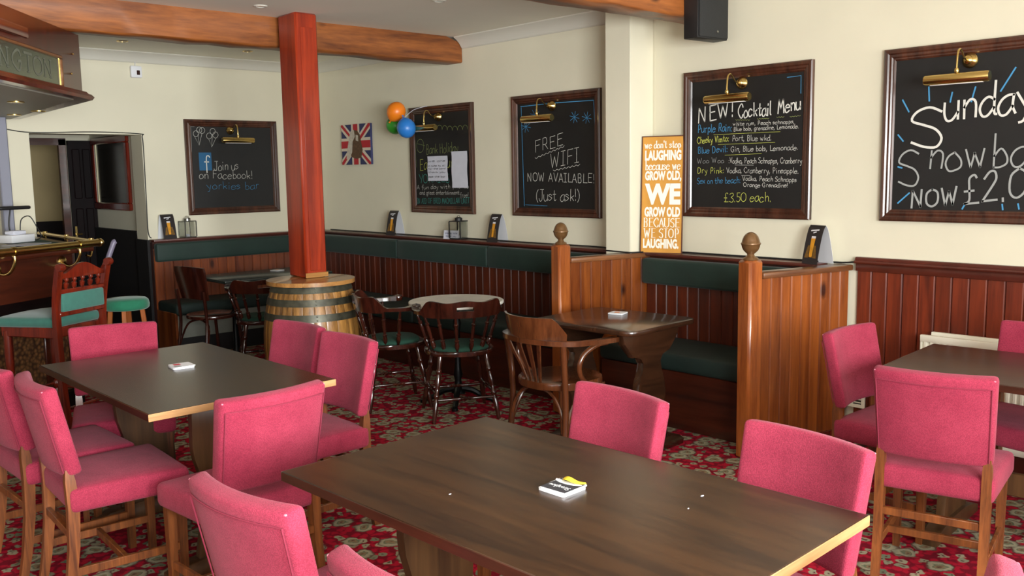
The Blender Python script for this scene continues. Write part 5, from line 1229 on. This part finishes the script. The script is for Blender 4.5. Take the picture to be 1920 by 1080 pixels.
def lantern(loc, rz, label, metal, h=0.15, w=0.115):
    t = thing('tealight_lantern', label, 'lantern', loc, rz, 'small glass lanterns')
    obj('base', box(NB(), -w/2, w/2, -w/2, w/2, 0, 0.010, 0.002, 1), metal, t)
    for sx in (-1, 1):
        for sy in (-1, 1): obj('corner_post', box(NB(), sx*w/2-0.004, sx*w/2+0.004, sy*w/2-0.004, sy*w/2+0.004, 0.01, h), metal, t)
        obj('pane', box(NB(), sx*w/2-0.001, sx*w/2+0.001, -w/2+0.005, w/2-0.005, 0.01, h), M_GLASS, t); obj('pane', box(NB(), -w/2+0.005, w/2-0.005, sx*w/2-0.001, sx*w/2+0.001, 0.01, h), M_GLASS, t)
    b = NB(); box(b, -w/2-0.003, w/2+0.003, -w/2-0.003, w/2+0.003, h, h+0.008, 0.002, 1); lathe(b, [(0.032, h+0.008), (0.032, h+0.028), (0.02, h+0.036), (0.0, h+0.038)], 20); obj('lid', b, metal, t)
    b = NB(); tube(b, [(0.02*math.cos(a), 0, h+0.038+0.012*math.sin(a)) for a in [PI*i/8 for i in range(9)]], 0.002, 6); obj('handle', b, metal, t)
    b = NB(); lathe(b, [(0, 0.0101), (0.019, 0.0101), (0.019, 0.03), (0, 0.03)], 18); obj('candle', b, M_PAPER, t)
lantern((3.615, YL-0.062, ZL), R(8), 'clear glass tealight lantern on the far ledge under the chalkboard with the blue square', M_STEEL)
lantern((4.995, 6.14, ZL), R(14), 'black-framed glass lantern on the ledge under the bank holiday chalkboard', M_BLACK)
t = thing('folded_note', 'small white handwritten card leaning against the black lantern', 'note', (4.945, 6.19, ZL), R(-80)); t.rotation_euler = Euler((R(-10), 0, R(-80)), 'XYZ')
obj('card', box(NB(), -0.085, 0.085, -0.001, 0.001, 0, 0.075), M_PAPER, t)
b = NB(); letter_mesh(b, 'please note', (-0.07, 0.045), (0.07, 0.045), 0.016, 0.003, -0.002, 0.3); letter_mesh(b, 'thank you', (-0.06, 0.018), (0.06, 0.018), 0.016, 0.003, -0.002, 0.3); obj('handwriting', b, plain('blue_grey_ink', (120, 124, 150), 0.8), t)

# ------------------------------------------------------------------ beer mats
def mats_stack(loc, rz, label, top_kind):
    t = thing('beer_mats', label, 'coaster', loc, rz); rr = random.Random(4); z = 0.0
    n = 3 if top_kind != 'flat' else 2
    for i in range(n):
        b = NB(); s = 0.047; poly = []
        for cx, cy, a0 in ((s-.008, s-.008, 0), (-s+.008, s-.008, 90), (-s+.008, -s+.008, 180), (s-.008, -s+.008, 270)):
            for k in range(4): a = R(a0+k*30); poly.append((cx+.008*math.cos(a), cy+.008*math.sin(a)))
        h = 0.0032
        prism(b, poly, 'Z', z, z+h-0.0004); o = obj('mat', b, M_WHITE, t); o.rotation_euler = (0, 0, rr.uniform(-.06, .06)); o.location = (rr.uniform(-.002, .003), rr.uniform(-.003, .002), 0); z += h+0.0004
    top = z-0.0003
    def patch(name, poly, mat, dz=0.0002):
        b = NB(); b.faces.new([b.verts.new((x, y, top+dz)) for x, y in poly]); return obj(name, b, mat, t)
    if top_kind == 'black':
        patch('black_print', [(-.043, -.043), (.043, -.043), (.043, .043), (-.043, .043)], M_INK)
        patch('white_swoosh', [(0.046*math.cos(a)-0.005, 0.034+0.022*math.sin(a)*-1) for a in [PI*i/12 for i in range(13)]], M_WHITE, 0.0005)
        b = NB()
        letter_mesh(b, 'Strongbow', (0, 0), (0.072, 0), 0.017, 0.0024, 0, 0.1)
        M = Matrix(((-1, 0, 0, 0.036), (0, 0, -1, -0.008), (0, -1, 0, top+0.001), (0, 0, 0, 1))); bmesh.ops.transform(b, matrix=M, verts=b.verts)
        obj('white_lettering', b, M_WHITE, t)
        b = NB(); m = 10; rows = []
        for i in range(m+1):
            q = i/m; x = -0.028+0.07*q; wv = 0.020*math.sin(PI*(0.25+0.75*q))+0.001; zc = top+0.002+0.013*math.sin(PI*min(1, q*1.3))*(1-q)
            rows.append([b.verts.new((x, 0.046, top+0.001)), b.verts.new((x, 0.046-wv*0.5, zc+0.004)), b.verts.new((x+0.004, 0.046-wv*1.4, zc))])
        for r0, r1 in zip(rows[:-1], rows[1:]):
            for k in (0, 1): b.faces.new((r0[k], r0[k+1], r1[k+1], r1[k]))
        obj('yellow_peeled_corner', b, M_YEL, t, sharp=80)
    elif top_kind == 'red': patch('red_print', [(-.03, .002), (.0, .002), (.0, .034), (-.03, .034)], M_REDP); patch('grey_print', [(-.04, -.04), (-.01, -.04), (-.012, -.01), (-.04, -.01)], M_CHALK['D'])
    else: patch('orange_print', [(-.012, -.012), (.02, -.01), (.012, .02), (-.02, .016)], M_OR)
    return t
mats_stack((1.708, 1.683, 0.7505), R(-86), 'stack of beer mats with a yellow curled corner on the big front table', 'black')
mats_stack((1.65, 4.03, 0.7505), R(-5), 'white beer mats with red print on the dark table at left', 'red')
mats_stack((4.135, 3.60, 0.7505), R(20), 'pale beer mats on the old oak table in the booth', 'flat')
mats_stack((4.06, 7.62, 0.7425), R(20), 'white beer mats on the far corner table', 'flat')
for i, (x, y, s) in enumerate(((1.47, 1.87, 0.006), (1.93, 1.39, 0.009), (1.83, 1.36, 0.004))):
    b = NB(); lathe(b, [(0, 0.0), (s*0.6, 0.0), (s*0.45, 0.001), (0, 0.0014)], 7); bmesh.ops.transform(b, matrix=Matrix.Diagonal((1.3, 0.6, 1, 1)), verts=b.verts)
    tag(obj('crumb', b, M_PAPER, loc=(x, y, 0.7501)), ('tiny white crumb left of the beer mats on the front table', 'white paper shred near the right side of the front table', 'smallest white speck near the right side of the front table')[i], 'crumb')

# ------------------------------------------------------------------ radiator, wall grille, cables
def radiator():
    t = thing('radiator', 'white panel radiator on the wood panelling behind the right table', 'radiator', (4.955, 2.15, 0.12), -PI/2)
    L, H = 1.5, 0.57
    b = NB(); n = 45; rings = []
    sec = []
    for i in range(n*6+1):
        x = 0.012+(L-0.024)*i/(n*6); q = (i % 6); y = -0.0 if q in (0, 1, 5) else -0.010
        sec.append((x, y))
    for z in (0.035, H-0.035): rings.append([Vector((x, y, z)) for x, y in sec]+[Vector((L-0.012, 0.012, z)), Vector((0.012, 0.012, z))])
    loft(b, rings); obj('fluted_panel', b, M_WENAM, t, sharp=25)
    b = NB(); box(b, 0, L, -0.012, 0.012, H-0.038, H, 0.005, 2); box(b, 0, L, -0.012, 0.012, 0, 0.036, 0.005, 2); obj('seam_rail', b, M_WENAM, t)
    b = NB(); box(b, 0.035, L-0.02, 0.045, 0.068, 0.0, H+0.012, 0.005, 2); obj('rear_panel', b, M_WENAM, t)
    obj('end_cap', box(NB(), 0.0, 0.012, -0.008, 0.06, 0.03, H-0.03, 0.003, 1), M_WENAM, t)
    b = NB(); turned(b, (-0.03, 0.02, 0.02), (-0.03, 0.02, 0.09), [(0, 0.012), (0.5, 0.016), (1, 0.012)]); turned(b, (-0.03, 0.02, 0.03), (0.01, 0.02, 0.03), [(0, 0.008), (1, 0.008)]); turned(b, (-0.03, 0.02, -0.12), (-0.03, 0.02, 0.02), [(0, 0.007), (1, 0.007)]); obj('valve', b, M_STEEL, t)
radiator()
t = thing('wall_grille', 'white slotted vent cover low on the panelling behind the pink chair', 'vent', (5.035, 2.70, 0.2), -PI/2)
b = NB()
for z0, z1 in ((0, 0.018), (0.078, 0.1)): box(b, 0, 0.21, -0.012, 0, z0, z1)
for x0, x1 in ((0, 0.012), (0.19, 0.21), (0.06, 0.066), (0.13, 0.136)): box(b, x0, x1, -0.012, 0, 0.018, 0.078)
obj('frame', b, M_WENAM, t)
for k in range(3): obj('slat', box(NB(), 0.012, 0.19, -0.009, -0.002, 0.027+0.018*k, 0.033+0.018*k), M_WENAM, t)
obj('backing', box(NB(), 0.0, 0.21, -0.001, 0.001, 0, 0.1), M_BLACK, t)
b = NB(); tube(b, smooth_path([(2.104, 8.545, 2.028), (2.344, 8.545, 1.995), (2.843, 8.545, 2.008), (3.247, 8.545, 1.997), (3.268, 8.545, 1.97), (3.272, 8.545, 1.81), (3.268, 8.545, 1.422), (3.266, 8.545, 1.105), (3.29, 8.54, 1.045)], 6), 0.0045, 6)
tag(obj('wall_cable', b, M_BLACK), 'thin black cable running over and down the doorway edge', 'cable')
b = NB(); tube(b, smooth_path([(5.05, 8.3, 1.041), (5.045, 7.2, 1.041), (5.03, 6.5, 1.042), (5.045, 5.8, 1.041), (5.02, 5.2, 1.042), (5.05, 4.6, 1.041), (4.95, 4.33, 1.041)], 5), 0.005, 6)
tag(obj('ledge_cable', b, M_BLACK), 'black cable lying along the ledge of the long wall bench', 'cable')
b = NB(); tube(b, smooth_path([(4.81, 4.29, 1.045), (4.81, 4.18, 1.043), (4.82, 4.07, 1.041), (4.98, 4.02, 1.041), (5.048, 3.95, 1.041), (5.05, 3.4, 1.041), (5.045, 2.9, 1.041), (5.05, 2.68, 1.041), (5.04, 2.58, 1.05)], 5), 0.0055, 6)
tag(obj('ledge_cable', b, M_BLACK), 'black cable along the booth ledge behind the orange sign', 'cable')

bpy.context.view_layer.update()
